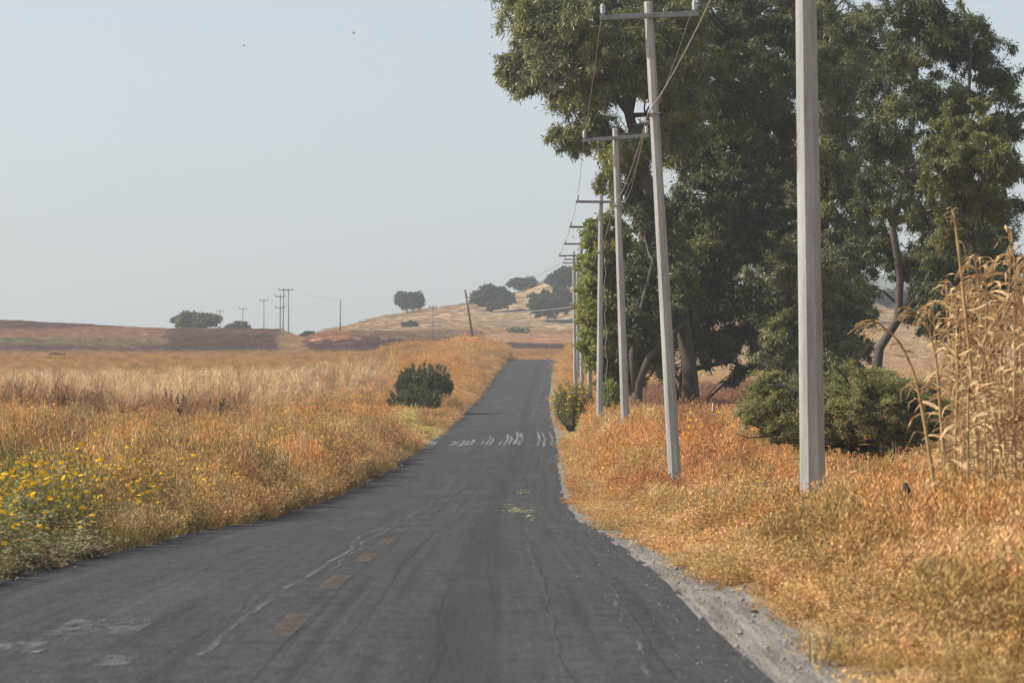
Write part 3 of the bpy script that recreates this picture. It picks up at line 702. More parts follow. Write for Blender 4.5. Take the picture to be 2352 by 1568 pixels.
def tree(name, label, cat, base, trunk, lobes, mat, barkm, seed, nleaf=40000, L=.3, W=.07, droop=.9, clump=.75, rt=.35, group=None,
         depth=.9, shell=.45, limbs=5, grow=1.18, dens=1.9, drop_twigs=True, flat=.8, extra_trunks=()):
    """base world point; trunk list of world points; lobes: (centre world, rx, rz)"""
    r = np.random.default_rng(seed)
    root = empty(name, base); tag(root, label, cat, group); clump0 = clump
    B = Vector(base); mb = MB(); tb = [Vector(p) - B for p in trunk]
    rads = [rt * (1 - .55 * i / max(1, len(tb) - 1)) for i in range(len(tb))]; rads[0] *= 1.25
    mb.tube(tb, rads, 9)
    for et, er in extra_trunks:
        ep = [Vector(p) - B for p in et]; mb.tube(ep, [er * (1 - .5 * i / max(1, len(ep) - 1)) for i in range(len(ep))], 7)
        tb = tb + ep[1:]; rads += [er * .6] * (len(ep) - 1)
    mb.build('trunk', barkm, root, True)
    br = MB(); VV = []; va = []
    areas = np.array([rx * rz for (_, rx, rz) in lobes]); areas = areas / areas.sum()
    for (c, rx, rz), w in zip(lobes, areas):
        c = Vector(c) - B; nl = int(nleaf * w * dens); rx = rx * grow; rz = rz * grow
        # limb from nearest lower trunk joint
        cand = sorted(range(len(tb)), key=lambda i: (tb[i] - c).length + (3 if tb[i].z > c.z else 0))
        i0 = cand[0]; st = tb[i0]; rr = max(.03, min(rads[i0] * .6, .05 * max(rx, rz) + .03))
        cu = curve(st, c, .12, 6, r); br.tube(cu, [rr * (1 - .6 * i / 6) for i in range(7)], 6, False)
        clump = clump0 * .8; nc_ = max(5, int(3.6 * rx * rz / (clump ** 2)))
        u_ = r.normal(0, 1, (nc_, 3)); u_ /= np.linalg.norm(u_, axis=1)[:, None]
        q = r.uniform(0, 1, nc_) ** shell
        cc = u_ * q[:, None] * np.array([rx, rx * depth, rz])
        for k in range(min(nc_, int(limbs * 2 + nc_ * .35))):
            tgt = c + Vector(cc[k]); sp = cu[r.integers(2, 7)]
            c2 = curve(sp, tgt, .15, 4, r); br.tube(c2, [rr * .32 * (1 - .7 * i / 4) + .006 for i in range(5)], 4, False)
        per = max(3, nl // nc_)
        for k in range(nc_):
            ck = np.array(c) + cc[k]; rad = min(clump, .75 * min(rx, rz)) * r.uniform(.55, 1.25)
            pn = r.normal(0, 1, (per, 3)); pn /= np.linalg.norm(pn, axis=1)[:, None]
            ax = r.normal(0, 1, 3); ax[2] = ax[2] * .5 - .35; ax /= np.linalg.norm(ax)      # a spray hanging along its own twig
            tt = r.uniform(-1, 1, per)[:, None]
            pp = ck + ax * tt * rad * 1.15 + pn * (np.clip(np.abs(r.normal(0, .42, per)), 0, .85))[:, None] * rad * np.array([1, 1, flat]) - np.array([0, 0, 1]) * (tt ** 2) * rad * .3
            v, a = leaves(pp, L * .9, W * .82, droop * 1.25, r, pn * .25); VV.append(v); va.append(np.clip(a * .7 + r.uniform(-.1, .4), 0, 1))
    br.build('branches', barkm, root, True)
    V = np.concatenate(VV); link('crown', np_mesh('crown', V, quads(V), False, {'var': ('FLOAT', np.concatenate(va))}), mat, root)
    return root
ML_euc = leaf_mat('eucalyptus_leaves', (.065, .078, .028), (.36, .37, .15), (.31, .31, .09), .30, .42, .5, .35)
ML_dark = leaf_mat('dark_evergreen_leaves', (.030, .042, .017), (.145, .165, .06), (.21, .22, .06), .26, .5, .4, .4)
ML_bright = leaf_mat('fresh_green_leaves', (.15, .19, .035), (.40, .42, .11), (.34, .32, .09), .45, .45, .45, .6)
ML_olive = leaf_mat('olive_yellow_leaves', (.12, .13, .035), (.21, .21, .065), (.22, .22, .05), .3, .45, .45, .5)
ML_oak = leaf_mat('oak_leaves', (.025, .042, .017), (.065, .085, .035), (.09, .10, .04), .15, .6, .3, .15)
ML_shrub = leaf_mat('shrub_leaves', (.13, .14, .05), (.38, .37, .15), (.33, .33, .12), .35, .6, .3, .9)
def lb(px, py, rx, rz, d, dd=0): return (at(px, py, d + dd), m_px(rx, d), m_px(rz, d))
def gpt(px, d, sink=.15):
    x = (px - 1176) * d / F; return Vector((x, d, gz(x, d) - sink))

# big overhanging eucalyptus beside the fourth pole
d = 150
tree('eucalyptus_tree', 'tallest grey green eucalyptus whose crown overhangs the road from the right', 'tree', gpt(1590, d),
     [gpt(1590, d), at(1584, 840, d), at(1560, 700, d), at(1520, 520, d), at(1475, 380, d), at(1446, 266, d), at(1420, 120, d), at(1400, -60, d)],
     [lb(1225, 25, 84, 62, d, -2), lb(1190, 10, 34, 36, d, 0), lb(1196, 150, 34, 44, d, 1), lb(1330, -40, 110, 80, d), lb(1225, 150, 62, 66, d, 1), lb(1290, 110, 80, 75, d, -3), lb(1380, 60, 95, 85, d, -4),
      lb(1470, -20, 110, 90, d, 2), lb(1300, 210, 55, 38, d, 2), lb(1345, 235, 48, 34, d, 0), lb(1310, 312, 58, 30, d, 0), lb(1380, 305, 46, 38, d, 3), lb(1530, 60, 80, 80, d, -1),
      lb(1470, 140, 80, 60, d, -3), lb(1560, 150, 80, 90, d, 2), lb(1450, 420, 55, 60, d, 2), lb(1465, 330, 70, 45, d, -1), lb(1400, 430, 18, 26, d, 1), lb(1550, 260, 80, 70, d, 0), lb(1400, 185, 60, 50, d, -3), lb(1365, 160, 46, 40, d, -3), lb(1420, 360, 40, 40, d, -1)],
     ML_euc, M_palebark, 11, 130000, .30, .066, 1.0, .66, .36, limbs=10,
     extra_trunks=(([at(1446, 266, d), at(1400, 200, d), at(1330, 150, d), at(1260, 130, d)], .16), ([at(1446, 266, d), at(1470, 150, d), at(1500, 0, d)], .16), ([at(1475, 380, d), at(1400, 330, d), at(1330, 310, d)], .12)))
d = 158
tree('eucalyptus_tree', 'dark dense eucalyptus behind the second pole with a thick black forked trunk', 'tree', gpt(1555, d),
     [gpt(1575, d), at(1582, 830, d), at(1600, 700, d), at(1640, 520, d), at(1660, 300, d), at(1670, 60, d)],
     [lb(1640, 60, 110, 100, d), lb(1750, 20, 100, 110, d, 3), lb(1690, 200, 120, 100, d, -3), lb(1610, 330, 100, 90, d, 0), lb(1740, 330, 100, 90, d, 2), lb(1660, 440, 110, 80, d, -2),
      lb(1560, 520, 70, 70, d, 1), lb(1640, 580, 100, 80, d, 0), lb(1730, 500, 90, 80, d, 2), lb(1800, 180, 70, 110, d, 2), lb(1700, 680, 70, 50, d, -2), lb(1600, 690, 60, 60, d, -1), lb(1660, 790, 60, 30, d, 0), lb(1570, 610, 60, 60, d, -2), lb(1700, 850, 34, 26, d, -1), lb(1630, 800, 60, 34, d, -2), lb(1545, 770, 50, 50, d, -2), lb(1690, 760, 50, 40, d, 0), lb(1500, 830, 36, 36, d, -1), lb(1560, 700, 50, 50, d, -3)],
     ML_dark, M_bark, 12, 130000, .30, .068, 1.0, .72, .40, limbs=10,
     extra_trunks=(([at(1585, 850, d), at(1625, 840, d), at(1680, 830, d), at(1720, 850, d)], .14), ([at(1556, 920, d), at(1540, 850, d), at(1480, 760, d)], .16)))
d = 152
tree('young_tree', 'yellow green leafy tree right behind the third and fourth poles', 'tree', gpt(1418, d),
     [gpt(1418, d), at(1414, 890, d), at(1408, 780, d), at(1402, 640, d), at(1400, 530, d)],
     [lb(1392, 560, 52, 50, d), lb(1372, 640, 40, 62, d, 1), lb(1440, 620, 52, 62, d, 2), lb(1378, 730, 44, 62, d, -1), lb(1430, 720, 55, 60, d), lb(1370, 800, 36, 40, d), lb(1420, 810, 50, 42, d, 1),
      lb(1365, 545, 24, 30, d), lb(1358, 512, 9, 16, d), lb(1390, 505, 26, 16, d), lb(1470, 700, 34, 60, d, 1), lb(1350, 690, 20, 50, d), lb(1440, 870, 34, 30, d, 1), lb(1395, 870, 26, 26, d), lb(1490, 800, 30, 40, d, 2)],
     ML_bright, M_palebark, 13, 60000, .20, .085, .5, .42, .16, limbs=6, extra_trunks=(([at(1416, 930, d), at(1400, 870, d), at(1385, 780, d)], .07), ([at(1418, 920, d), at(1430, 860, d), at(1440, 780, d)], .07)))
d = 148
tree('leaning_tree', 'mid green tree with leaning fork trunk between the third and second poles', 'tree', gpt(1458, d),
     [gpt(1458, d), at(1466, 880, d), at(1490, 820, d), at(1530, 785, d), at(1570, 740, d)],
     [lb(1480, 640, 48, 55, d, 1), lb(1520, 560, 50, 60, d, 2), lb(1475, 740, 45, 40, d), lb(1500, 490, 40, 50, d, 2), lb(1530, 700, 50, 50, d, 1), lb(1455, 810, 40, 30, d, 1), lb(1560, 660, 40, 50, d)],
     ML_dark, M_palebark, 14, 34000, .22, .07, .7, .5, .24, limbs=5, extra_trunks=(([at(1460, 900, d), at(1452, 820, d), at(1470, 720, d), at(1500, 600, d)], .17),))
d = 165
tree('eucalyptus_tree', 'lighter green eucalyptus directly behind the nearest pole', 'tree', gpt(1905, d),
     [gpt(1905, d), at(1900, 780, d), at(1890, 560, d), at(1900, 350, d), at(1890, 120, d)],
     [lb(1900, 40, 110, 90, d), lb(1950, 200, 90, 85, d, -2), lb(1860, 160, 60, 80, d), lb(1940, 330, 85, 85, d, -2), lb(1880, 420, 70, 80, d), lb(1970, 440, 70, 60, d, 1), lb(1840, 560, 70, 70, d, 2), lb(1930, 560, 70, 60, d),
      lb(1800, 680, 70, 70, d), lb(1890, 690, 60, 60, d, 1), lb(1790, 790, 60, 55, d, 0), lb(1930, 780, 60, 50, d), lb(1780, 400, 60, 80, d, 3), lb(2010, 110, 80, 70, d, 2), lb(1850, 810, 50, 40, d, 0), lb(1770, 600, 60, 60, d, -2), lb(1760, 720, 50, 60, d, 1), lb(1810, 850, 60, 30, d, 0), lb(1920, 850, 50, 30, d, 0), lb(1960, 700, 45, 60, d, 2), lb(1900, 640, 60, 50, d, -2)],
     ML_euc, M_bark, 15, 110000, .30, .06, 1.1, .62, .34, limbs=9, extra_trunks=(([gpt(1850, d), at(1856, 760, d), at(1870, 600, d)], .16), ([gpt(1880, d + 1), at(1885, 700, d + 1), at(1930, 500, d + 1)], .15)))
d = 140
tree('eucalyptus_tree', 'open crowned eucalyptus with a leaning forked grey trunk behind the corn', 'tree', gpt(2000, d),
     [gpt(2000, d), at(2020, 800, d), at(2062, 735, d), at(2068, 640, d), at(2050, 520, d), at(2080, 400, d), at(2100, 250, d), at(2110, 60, d)],
     [lb(2090, 30, 80, 60, d), lb(2160, 110, 80, 60, d, 2), lb(2040, 230, 60, 55, d, 1), lb(2110, 240, 70, 55, d, -1), lb(2200, 220, 70, 60, d), lb(2230, 80, 55, 75, d, 2), lb(2290, 160, 52, 70, d, 1), lb(2310, 280, 42, 70, d),
      lb(2330, 380, 30, 50, d, 1), lb(2060, 400, 50, 45, d, 2), lb(2020, 560, 60, 40, d, 1), lb(2080, 600, 55, 35, d, 3), lb(2190, 620, 80, 70, d), lb(2170, 710, 70, 45, d, -1), lb(2280, 470, 55, 45, d), lb(2250, 700, 45, 60, d, 1), lb(2340, 470, 26, 20, d), lb(2260, 560, 50, 40, d, 1), lb(2130, 490, 40, 60, d, 2), lb(2070, 320, 50, 50, d, -1.5), lb(2120, 400, 45, 50, d, 1), lb(2060, 140, 50, 50, d, -1), lb(2160, 330, 45, 50, d, 1.5), lb(1995, 440, 40, 50, d, 1), lb(2150, 30, 50, 50, d, -1), lb(2010, 310, 42, 60, d, -2), lb(2008, 430, 36, 46, d, -2), lb(2065, 470, 40, 50, d, -2)],
     ML_dark, M_palebark, 16, 100000, .27, .055, 1.1, .5, .21, limbs=9, shell=.4, dens=1.25, grow=1.1,
     extra_trunks=(([at(2062, 735, d), at(2110, 680, d), at(2150, 600, d), at(2180, 480, d)], .2), ([at(2064, 700, d), at(2030, 670, d), at(2004, 660, d), at(1985, 640, d)], .06), ([at(2050, 520, d), at(2010, 400, d), at(2010, 250, d)], .11), ([at(2180, 480, d), at(2220, 300, d), at(2230, 120, d)], .12)))
d = 118
tree('eucalyptus_tree', 'rounded olive eucalyptus crown hanging in front of the trees on the far right', 'tree', gpt(2262, d),
     [gpt(2262, d), at(2255, 760, d), at(2240, 560, d), at(2230, 400, d), at(2225, 300, d)],
     [lb(2225, 290, 66, 56, d), lb(2180, 370, 56, 60, d, -1), lb(2260, 370, 56, 60, d, -1), lb(2205, 450, 60, 55, d), lb(2275, 460, 40, 50, d, 1), lb(2180, 520, 36, 40, d)],
     ML_olive, M_palebark, 17, 42000, .20, .04, 1.2, .42, .14, limbs=5)
d = 146
tree('broad_tree', 'dark low branching tree under the right eucalyptus, behind the corn', 'tree', gpt(2205, d),
     [gpt(2205, d), at(2200, 800, d), at(2195, 700, d), at(2200, 600, d)],
     [lb(2190, 620, 85, 60, d), lb(2235, 690, 70, 60, d, 1), lb(2140, 680, 60, 50, d, -1), lb(2285, 620, 55, 60, d, 1), lb(2170, 750, 50, 30, d), lb(2110, 610, 50, 40, d, 2), lb(2250, 540, 70, 50, d, 2), lb(2260, 770, 50, 40, d)],
     ML_dark, M_bark, 27, 42000, .24, .06, .9, .55, .2, limbs=5)
d = 168
tree('broad_tree', 'dark tree filling the gap between the second pole and the nearest pole', 'tree', gpt(1800, d),
     [gpt(1800, d), at(1800, 850, d), at(1795, 740, d), at(1800, 620, d)],
     [lb(1790, 610, 70, 60, d), lb(1830, 690, 60, 60, d, 1), lb(1770, 690, 50, 60, d, -1), lb(1800, 780, 60, 50, d), lb(1840, 800, 40, 50, d), lb(1760, 800, 30, 40, d), lb(1740, 540, 60, 60, d)],
     ML_dark, M_bark, 28, 42000, .24, .06, .9, .55, .2, limbs=5)
d = 172
tree('broad_tree', 'dark leafy tree filling the gap just right of the nearest pole', 'tree', gpt(1930, d),
     [gpt(1930, d), at(1930, 820, d), at(1925, 700, d), at(1930, 560, d)],
     [lb(1930, 600, 70, 60, d), lb(1900, 700, 60, 60, d, 1), lb(1960, 680, 45, 60, d, -1), lb(1900, 790, 50, 45, d), lb(1955, 790, 40, 45, d), lb(1990, 560, 50, 60, d, 1)],
     ML_dark, M_bark, 29, 38000, .24, .06, .9, .55, .2, limbs=5)
ML_bush = leaf_mat('dark_olive_leaves', (.032, .038, .014), (.14, .145, .055), (.13, .13, .045), .25, .5, .35, .9)
ML_low = leaf_mat('low_green_leaves', (.055, .07, .022), (.17, .18, .06), (.17, .17, .06), .3, .55, .3, .9)
ML_mid = leaf_mat('mid_green_leaves', (.05, .07, .025), (.15, .17, .06), (.14, .16, .06), .3, .55, .3, .9)
# low shrub in front of the trees, behind the nearest pole
d = 74
tree('shrub', 'wide low green thorny shrub spreading behind the nearest pole', 'shrub', gpt(1960, d),
     [gpt(1960, d), at(1962, 1000, d), at(1950, 960, d)],
     [lb(1800, 920, 60, 42, d), lb(1880, 900, 70, 44, d, 1), lb(1970, 885, 70, 42, d), lb(2050, 900, 60, 48, d, 1), lb(2110, 930, 45, 50, d), lb(1780, 975, 50, 30, d, -.5), lb(1960, 950, 80, 50, d, -.4), lb(2060, 980, 60, 40, d), lb(1900, 1000, 60, 30, d), lb(2000, 1030, 60, 30, d), lb(1765, 880, 34, 28, d), lb(1740, 940, 40, 26, d, -.4), lb(2130, 990, 50, 34, d, .3), lb(1840, 980, 60, 34, d, -.6), lb(2150, 950, 34, 40, d, .5)],
     ML_shrub, M_bark, 18, 62000, .09, .024, .1, .24, .07, limbs=8, grow=1.3,
     extra_trunks=(([at(1940, 1040, d), at(1880, 1030, d), at(1800, 1010, d - .3), at(1740, 980, d - .4), at(1700, 960, d - .5)], .03), ([at(1880, 1030, d), at(1780, 1000, d - .5), at(1720, 1005, d - .6), at(1690, 995, d - .6)], .02), ([at(1950, 960, d), at(1900, 950, d - .7), at(1830, 900, d - .8)], .025), ([at(1960, 1000, d), at(2010, 970, d - .7), at(2030, 930, d - .8)], .03)))
# dark spiky bush left of the road
def spiky_bush(name, label, px, py, w, h, d, mat, seed, n=70, L=.2, W=.06, flowers=0, dz=0):
    r = np.random.default_rng(seed); x = (px - 1176) * d / F; B = Vector((x, d, gz(x, d))); root = empty(name, B); tag(root, label, 'bush')
    top = at(px, py, d).z - B.z; rx = m_px(w / 2, d); mb = MB(); VV = []; va = []
    for k in range(n):
        a = r.uniform(0, 2 * math.pi); q = math.sqrt(r.uniform(0, 1)); ex = math.cos(a) * q * rx; ey = math.sin(a) * q * rx
        hz = top * (math.sqrt(max(0, 1 - .62 * q * q))) * r.uniform(.72, 1.05)
        p0 = Vector((ex * .15, ey * .15, 0)); p1 = Vector((ex * .8, ey * .8, hz * .55)); p2 = Vector((ex, ey, hz))
        mb.tube([p0, p1, p2], [.035, .02, .006], 4, False)
        m = 240; t = r.uniform(.0, 1.0, m); seg = np.where(t[:, None] < .35, np.array(p0 * .5 + p1 * .5) + (np.array(p1) - np.array(p0 * .5 + p1 * .5)) * (t[:, None] / .35), np.array(p1) + (np.array(p2) - np.array(p1)) * ((t[:, None] - .35) / .65))
        pp = seg + r.normal(0, .085 * rx / 2.2 + .03, (m, 3)) * (1.25 - t[:, None] * .8)
        v, aa = leaves(pp, L, W, -1.2, r, spread=.6); VV.append(v); va.append(aa)
    mb.build('branches', M_bark, root); V = np.concatenate(VV)
    if flowers:
        pk = V.reshape(-1, 4, 3)[:, 0]; pk = pk[pk[:, 2] > top * .35]; pk = pk[r.integers(0, len(pk), flowers)] + r.normal(0, .05, (flowers, 3)); fm = []
        for p in pk:
            nn = Vector((r.normal(0, .5), -.6, .8)).normalized(); a_ = nn.cross(Vector((1, 0, .1))).normalized(); b_ = nn.cross(a_)
            for q in range(6):
                t0 = q * math.pi / 3; e = lambda t, R_: np.array(p) + np.array(a_ * math.cos(t) + b_ * math.sin(t)) * R_
                fm += [np.array(p), e(t0 - .4, .034), e(t0, .05), e(t0 + .4, .034)]
        fm = np.array(fm); link('flowers', np_mesh('flowers', fm, quads(fm)), M_petal, root)['kind'] = 'stuff'
    link('foliage', np_mesh('foliage', V, quads(V), False, {'var': ('FLOAT', np.concatenate(va))}), mat, root)
    return root
spiky_bush('bush', 'dark green spiky bush on the left bank beside the road', 972, 832, 140, 95, 212, ML_bush, 21, 95, .20, .05)
spiky_bush('bush', 'lighter green low bush at the foot of the dark spiky bush', 955, 884, 130, 40, 200, ML_low, 22, 45, .16, .06)
spiky_bush('bush', 'grey green leafy weed bush with yellow flowers between the road and the fourth pole', 1318, 872, 112, 60, 160, ML_shrub, 23, 60, .11, .03, 380)
spiky_bush('bush', 'bright green sapling bush between the third and fourth poles', 1402, 868, 44, 90, 141, ML_bright, 24, 26, .12, .05)
spiky_bush('bush', 'small green weed clump at the bottom of the left verge near a road shadow', 652, 1095, 36, 40, 79, ML_shrub, 25, 14, .06, .016)
for (px_, py_, w_, d_, sd_) in ((535, 893, 34, 192, 31), (573, 882, 40, 196, 32), (622, 886, 36, 194, 33)):
    spiky_bush('tall_weed', {31: 'tall wispy grey green weed, left one of three in the straw field', 32: 'tall wispy grey green weed, middle one of three in the straw field', 33: 'tall wispy grey green weed, right one of three in the straw field'}[sd_], px_, py_, w_, 40, d_, ML_shrub, sd_, 9, .10, .03)
for o_ in [o for o in C.objects if o.name.startswith('tall_weed')]: o_['category'] = 'weed'; o_['group'] = 'tall weeds in the straw field'
for (px_, py_, w_, d_, sd_, lab) in ((430, 1150, 22, 66, 41, 'small green weed tuft among the daisies'), (290, 1215, 40, 45, 42, 'dark green weed clump at the left asphalt edge'), (180, 1240, 60, 39, 43, 'large dark green weed clump at the lower left road edge')):
    b_ = spiky_bush('weed_clump', lab, px_, py_, w_, 40, d_, ML_shrub, sd_, 16, .05, .014); b_['category'] = 'weed'

# oaks and bushes on the hill and ridge
def hill_tree(label, px, py0, py1, w, d, seed, mat=ML_oak, lob=7, cat='tree', name='oak_tree', sparse=1.0, nl=9000):
    r = np.random.default_rng(seed); d0_ = 470.
    for q in range(400):
        if q and gz((px - 1176) * d0_ / F, d0_) >= at(px, py1 - 3, d0_).z: break
        d0_ += 2.
        if d0_ > d + 120: d0_ = d; break
    if d0_ < 1100: d = d0_ if d0_ > d - 160 else d
    x = (px - 1176) * d / F; base = Vector((x, d, gz(x, d) - .3))
    rb = max(at(px, py1, d).z, base.z + .3); top = at(px, py0, d).z; cz = (rb + top) / 2; hz = (top - rb) / 2; rx = m_px(w / 2 * 1.1, d); hz *= 1.12; cz += .15 * hz
    lobes = []
    for k in range(lob):
        a = r.uniform(-1, 1); b_ = r.uniform(-.75, 1)
        q = math.sqrt(max(0.05, 1 - a * a * .8)); lobes.append((Vector((x + a * rx * .66, d + r.uniform(-.5, .5) * rx, cz + b_ * hz * .5 * q)), rx * .40 * r.uniform(.8, 1.2), hz * .46 * r.uniform(.8, 1.15)))
    lobes.append((Vector((x, d, cz)), rx * .6, hz * .7))
    return tree(name, label, cat, base, [base, base.lerp(Vector((x, d, cz)), .5), Vector((x, d, cz))], lobes, mat, M_bark, seed, int(nl * sparse), .6, .34, .3, max(.5, rx * .17), .25, limbs=3, group='trees on the far hill' if cat == 'tree' else None)
hill_tree('lone round oak on the left shoulder of the pink hill', 936, 671, 716, 70, 905, 51)
hill_tree('broad round oak above the leaning wooden pole', 1130, 660, 722, 92, 880, 52, nl=14000)
hill_tree('small wide oak on the hill crest against the sky', 1208, 641, 670, 66, 930, 53)
hill_tree('tall oak high on the hill touching the road poles', 1296, 618, 682, 76, 925, 54, nl=13000)
hill_tree('large dark oak mass halfway down the hill', 1258, 666, 742, 128, 860, 55, nl=20000)
hill_tree('small pale green bush in the pink field below the oaks', 1190, 752, 770, 44, 745, 56, ML_shrub, 4, 'bush', 'bush', nl=3000)
hill_tree('low dark bush at the back edge of the brown mound', 942, 740, 754, 40, 760, 57, ML_oak, 4, 'bush', 'bush', nl=2500)
hill_tree('wide dark green tree standing on the left skyline', 446, 721, 756, 102, 745, 58, ML_dark, 12, nl=22000, name='oak_tree')
hill_tree('low green bush on the skyline between two small poles', 552, 741, 760, 60, 755, 59, ML_dark, 6, 'bush', 'bush', nl=4500)
hill_tree('blue green bush in the gap left of the brown mound', 708, 764, 778, 42, 700, 60, ML_oak, 4, 'bush', 'bush', nl=3000)
hill_tree('brown dry bush in the far left field', 126, 815, 832, 34, 380, 61, leaf_mat('dry_brown_leaves', (.20, .11, .06), (.3, .17, .08), (.3, .18, .08)), 4, 'bush', 'bush', nl=1500)
# wooded slope far right, seen through the trees
for i, (px_, d_, w_, h_) in enumerate(((1720, 760, 70, 26), (1830, 770, 90, 30), (1940, 760, 110, 34), (2060, 765, 120, 36), (2180, 755, 110, 34), (2300, 760, 120, 38), (2400, 750, 90, 34))):
    hill_tree('dark oak, one of the row seen through the trunks on the far right slope', px_, 700 - h_, 712, w_, d_, 70 + i, nl=4500)

# ------------------------------------------------------------------ concrete power poles
def insulator(mb, c, k=1.0):
    prof = [(.028, 0), (.03, .03)]
    z = .03
    for q in range(4): prof += [(.056, z + .008), (.058, z + .02), (.034, z + .03)]; z += .036
    prof += [(.045, z + .005), (.04, z + .03), (.012, z + .045)]
    mb.lathe(c, [(a * k, b * k) for a, b in prof], 12)
POLES = []
def pole(label, topx, topy, botx, boty, d, rb=.142, rt_=.09, half=1.0, H=None, armdx=0, tilt=0, shade=False, hook=True, group='concrete poles along the right verge'):
    T = at(topx, topy, d); Bv = at(botx, boty, d)
    x = Bv.x; zg = gz(x, d) - .4; dirv = (T - Bv).normalized(); base = T - dirv * ((T.z - zg) / dirv.z)
    if H: T = base + dirv * H
    Lh = (T - base).length; lean = math.atan2(dirv.x, dirv.z)
    root = empty('power_pole', base, (0, lean, 0)); tag(root, label, 'power pole', group)
    mb = MB(); vs = []; fs = []; n = 8
    for (z, r_) in ((0, rb), (Lh * .5, (rb + rt_) * .5), (Lh - .012, rt_), (Lh, rt_ - .012)):
        for k in range(n):
            a = math.pi / 8 + k * math.pi / 4; vs.append((r_ / math.cos(math.pi / 8) * math.cos(a), r_ / math.cos(math.pi / 8) * math.sin(a), z))
    for i in range(3):
        for k in range(n): k2 = (k + 1) % n; fs.append((i * n + k, i * n + k2, (i + 1) * n + k2, (i + 1) * n + k))
    fs.append(tuple(3 * n + k for k in range(n))); mb.add(vs, fs); mb.build('shaft', M_conc, root)
    za = Lh - .30; R = Matrix.Rotation(tilt, 4, 'Y')
    arm = MB(); arm.box((armdx, -rt_ - .05, za), (half + .03, .048, .052), R.to_3x3()); arm.build('crossarm', M_steel, root, bevel=.006)
    br = MB(); yb = rt_ + .02; yf = -rt_ - .106; br.tube([(-rt_ - .01, yf - .02, za), (-rt_ - .01, yb, za), (rt_ + .01, yb, za), (rt_ + .01, yf - .02, za)], .012, 6); br.box((0, yf, za), (rt_ + .03, .007, .03)); br.build('clamp', M_steel, root)
    M = Matrix.Translation(base) @ Matrix.Rotation(lean, 4, 'Y'); ins = []
    for sx in (-1, 1):
        i_ = MB(); off = R @ Vector((sx * half * .96, 0, .053)); p = Vector((armdx, -rt_ - .05, za)) + off; insulator(i_, p, 1.05); i_.build('insulator', M_porc, root, True)
        ins.append(M @ (p + Vector((0, 0, .2))))
    hk = MB(); zn = Lh - 2.32; hk.tube([(-.1, -.11, zn + .02), (-.13, -.2, zn), (-.16, -.15, zn - .05)], .012, 5); hk.tube([(-rt_ - .035, -.02, zn), (-.1, -.10, zn), (.1, -.10, zn), (rt_ + .035, -.02, zn)], .014, 5); hk.build('wire_bracket', M_steel, root)
    POLES.append(dict(l=ins[0], r=ins[1], n=M @ Vector((-.14, -.18, zn)), root=root, base=base, top=T, lean=lean, L=Lh))
    return root
p1 = pole('nearest concrete pole, thick and cut off by the top of the frame', 1851, 0, 1867, 1140, 37, .137, .09, H=10.7)
st = MB(); Lp = POLES[0]['L']
def zrow(row): return (at(1860, row, 37).z - POLES[0]['base'].z)
for (a_, b_) in ((300, 345), (350, 395)):
    z0, z1 = zrow(b_), zrow(a_); rr_ = lambda z: (.137 + (.09 - .137) * z / Lp) + .0025
    st.add([(-rr_(z0), -.045, z0), (-rr_(z0), -.012, z0), (-rr_(z1), -.02, z1), (-rr_(z1), -.04, z1)], [(0, 1, 2, 3)])
st.build('rust_stain', M_rust, p1)
pole('second concrete pole from the right, leaning left, its crossarm at the top of the frame', 1488.5, 5, 1551, 1110, 70.6, .138, .088, tilt=math.radians(.9), half=.99)
pole('third concrete pole from the right, slightly leaning left before the eucalyptus', 1413, 295, 1437, 985, 103, .137, .09, tilt=math.radians(-2.2), half=.98)
pole('fourth concrete pole from the right, upright beside the yellow green tree', 1380, 447, 1377, 970, 137.5, .137, .09, half=.98)
pole('fifth concrete pole, its crossarm left half against the sky and post behind leaves', 1355, 508, 1354, 925, 171, .135, .09)
pole('sixth concrete pole, mostly hidden behind the yellow green tree', 1335, 549, 1337, 885, 205, .135, .09)
pole('seventh concrete pole, the highest of the distant group on the crest', 1317.5, 577, 1321, 870, 235, .135, .09, tilt=math.radians(-1))
pole('eighth concrete pole, just right of the distant group with a thin crossarm', 1326, 587, 1327, 868, 268, .13, .085)
pole('ninth concrete pole, in line behind the seventh pole', 1319, 596, 1322, 866, 300, .13, .085)
pole('farthest concrete pole at the crest of the road', 1329, 606, 1331, 862, 335, .13, .085)

def span(a, b, sag, n=14):
    return [a.lerp(b, i / n) - Vector((0, 0, sag * 4 * (i / n) * (1 - i / n))) for i in range(n + 1)]
def wire(label, pts, r_, mat, group='wires of the roadside power line'):
    mb = MB(); mb.tube(pts, r_, 5); o = mb.build('power_wire', mat, None, True); tag(o, label, 'wire', group); return o
P0 = dict(l=Vector((3.26 - 1.0, 5, 11)), r=Vector((3.26 + 1, 5, 11)), n=Vector((3.1, 5, 8.6)))
for key, lab, rr_, sg, mt in (('l', 'left conductor hung from the road side insulators of the concrete poles', .0075, .22, M_wire), ('r', 'right conductor hung from the field side insulators of the concrete poles', .0075, .22, M_wire), ('n', 'thick twisted lower cable clamped to the concrete poles below the crossarms', .012, .30, M_wire)):
    pts = []; seq = [P0] + POLES
    for a_, b_ in zip(seq[:-1], seq[1:]):
        sp = span(a_[key], b_[key], sg); pts += sp if not pts else sp[1:]
    rads = [rr_ * (1 + max(0, p.y - 80) / 260) for p in pts]
    mb = MB(); mb.tube(pts, rads, 5); tag(mb.build('power_wire', mt, None, True), lab, 'wire', 'wires of the roadside power line')
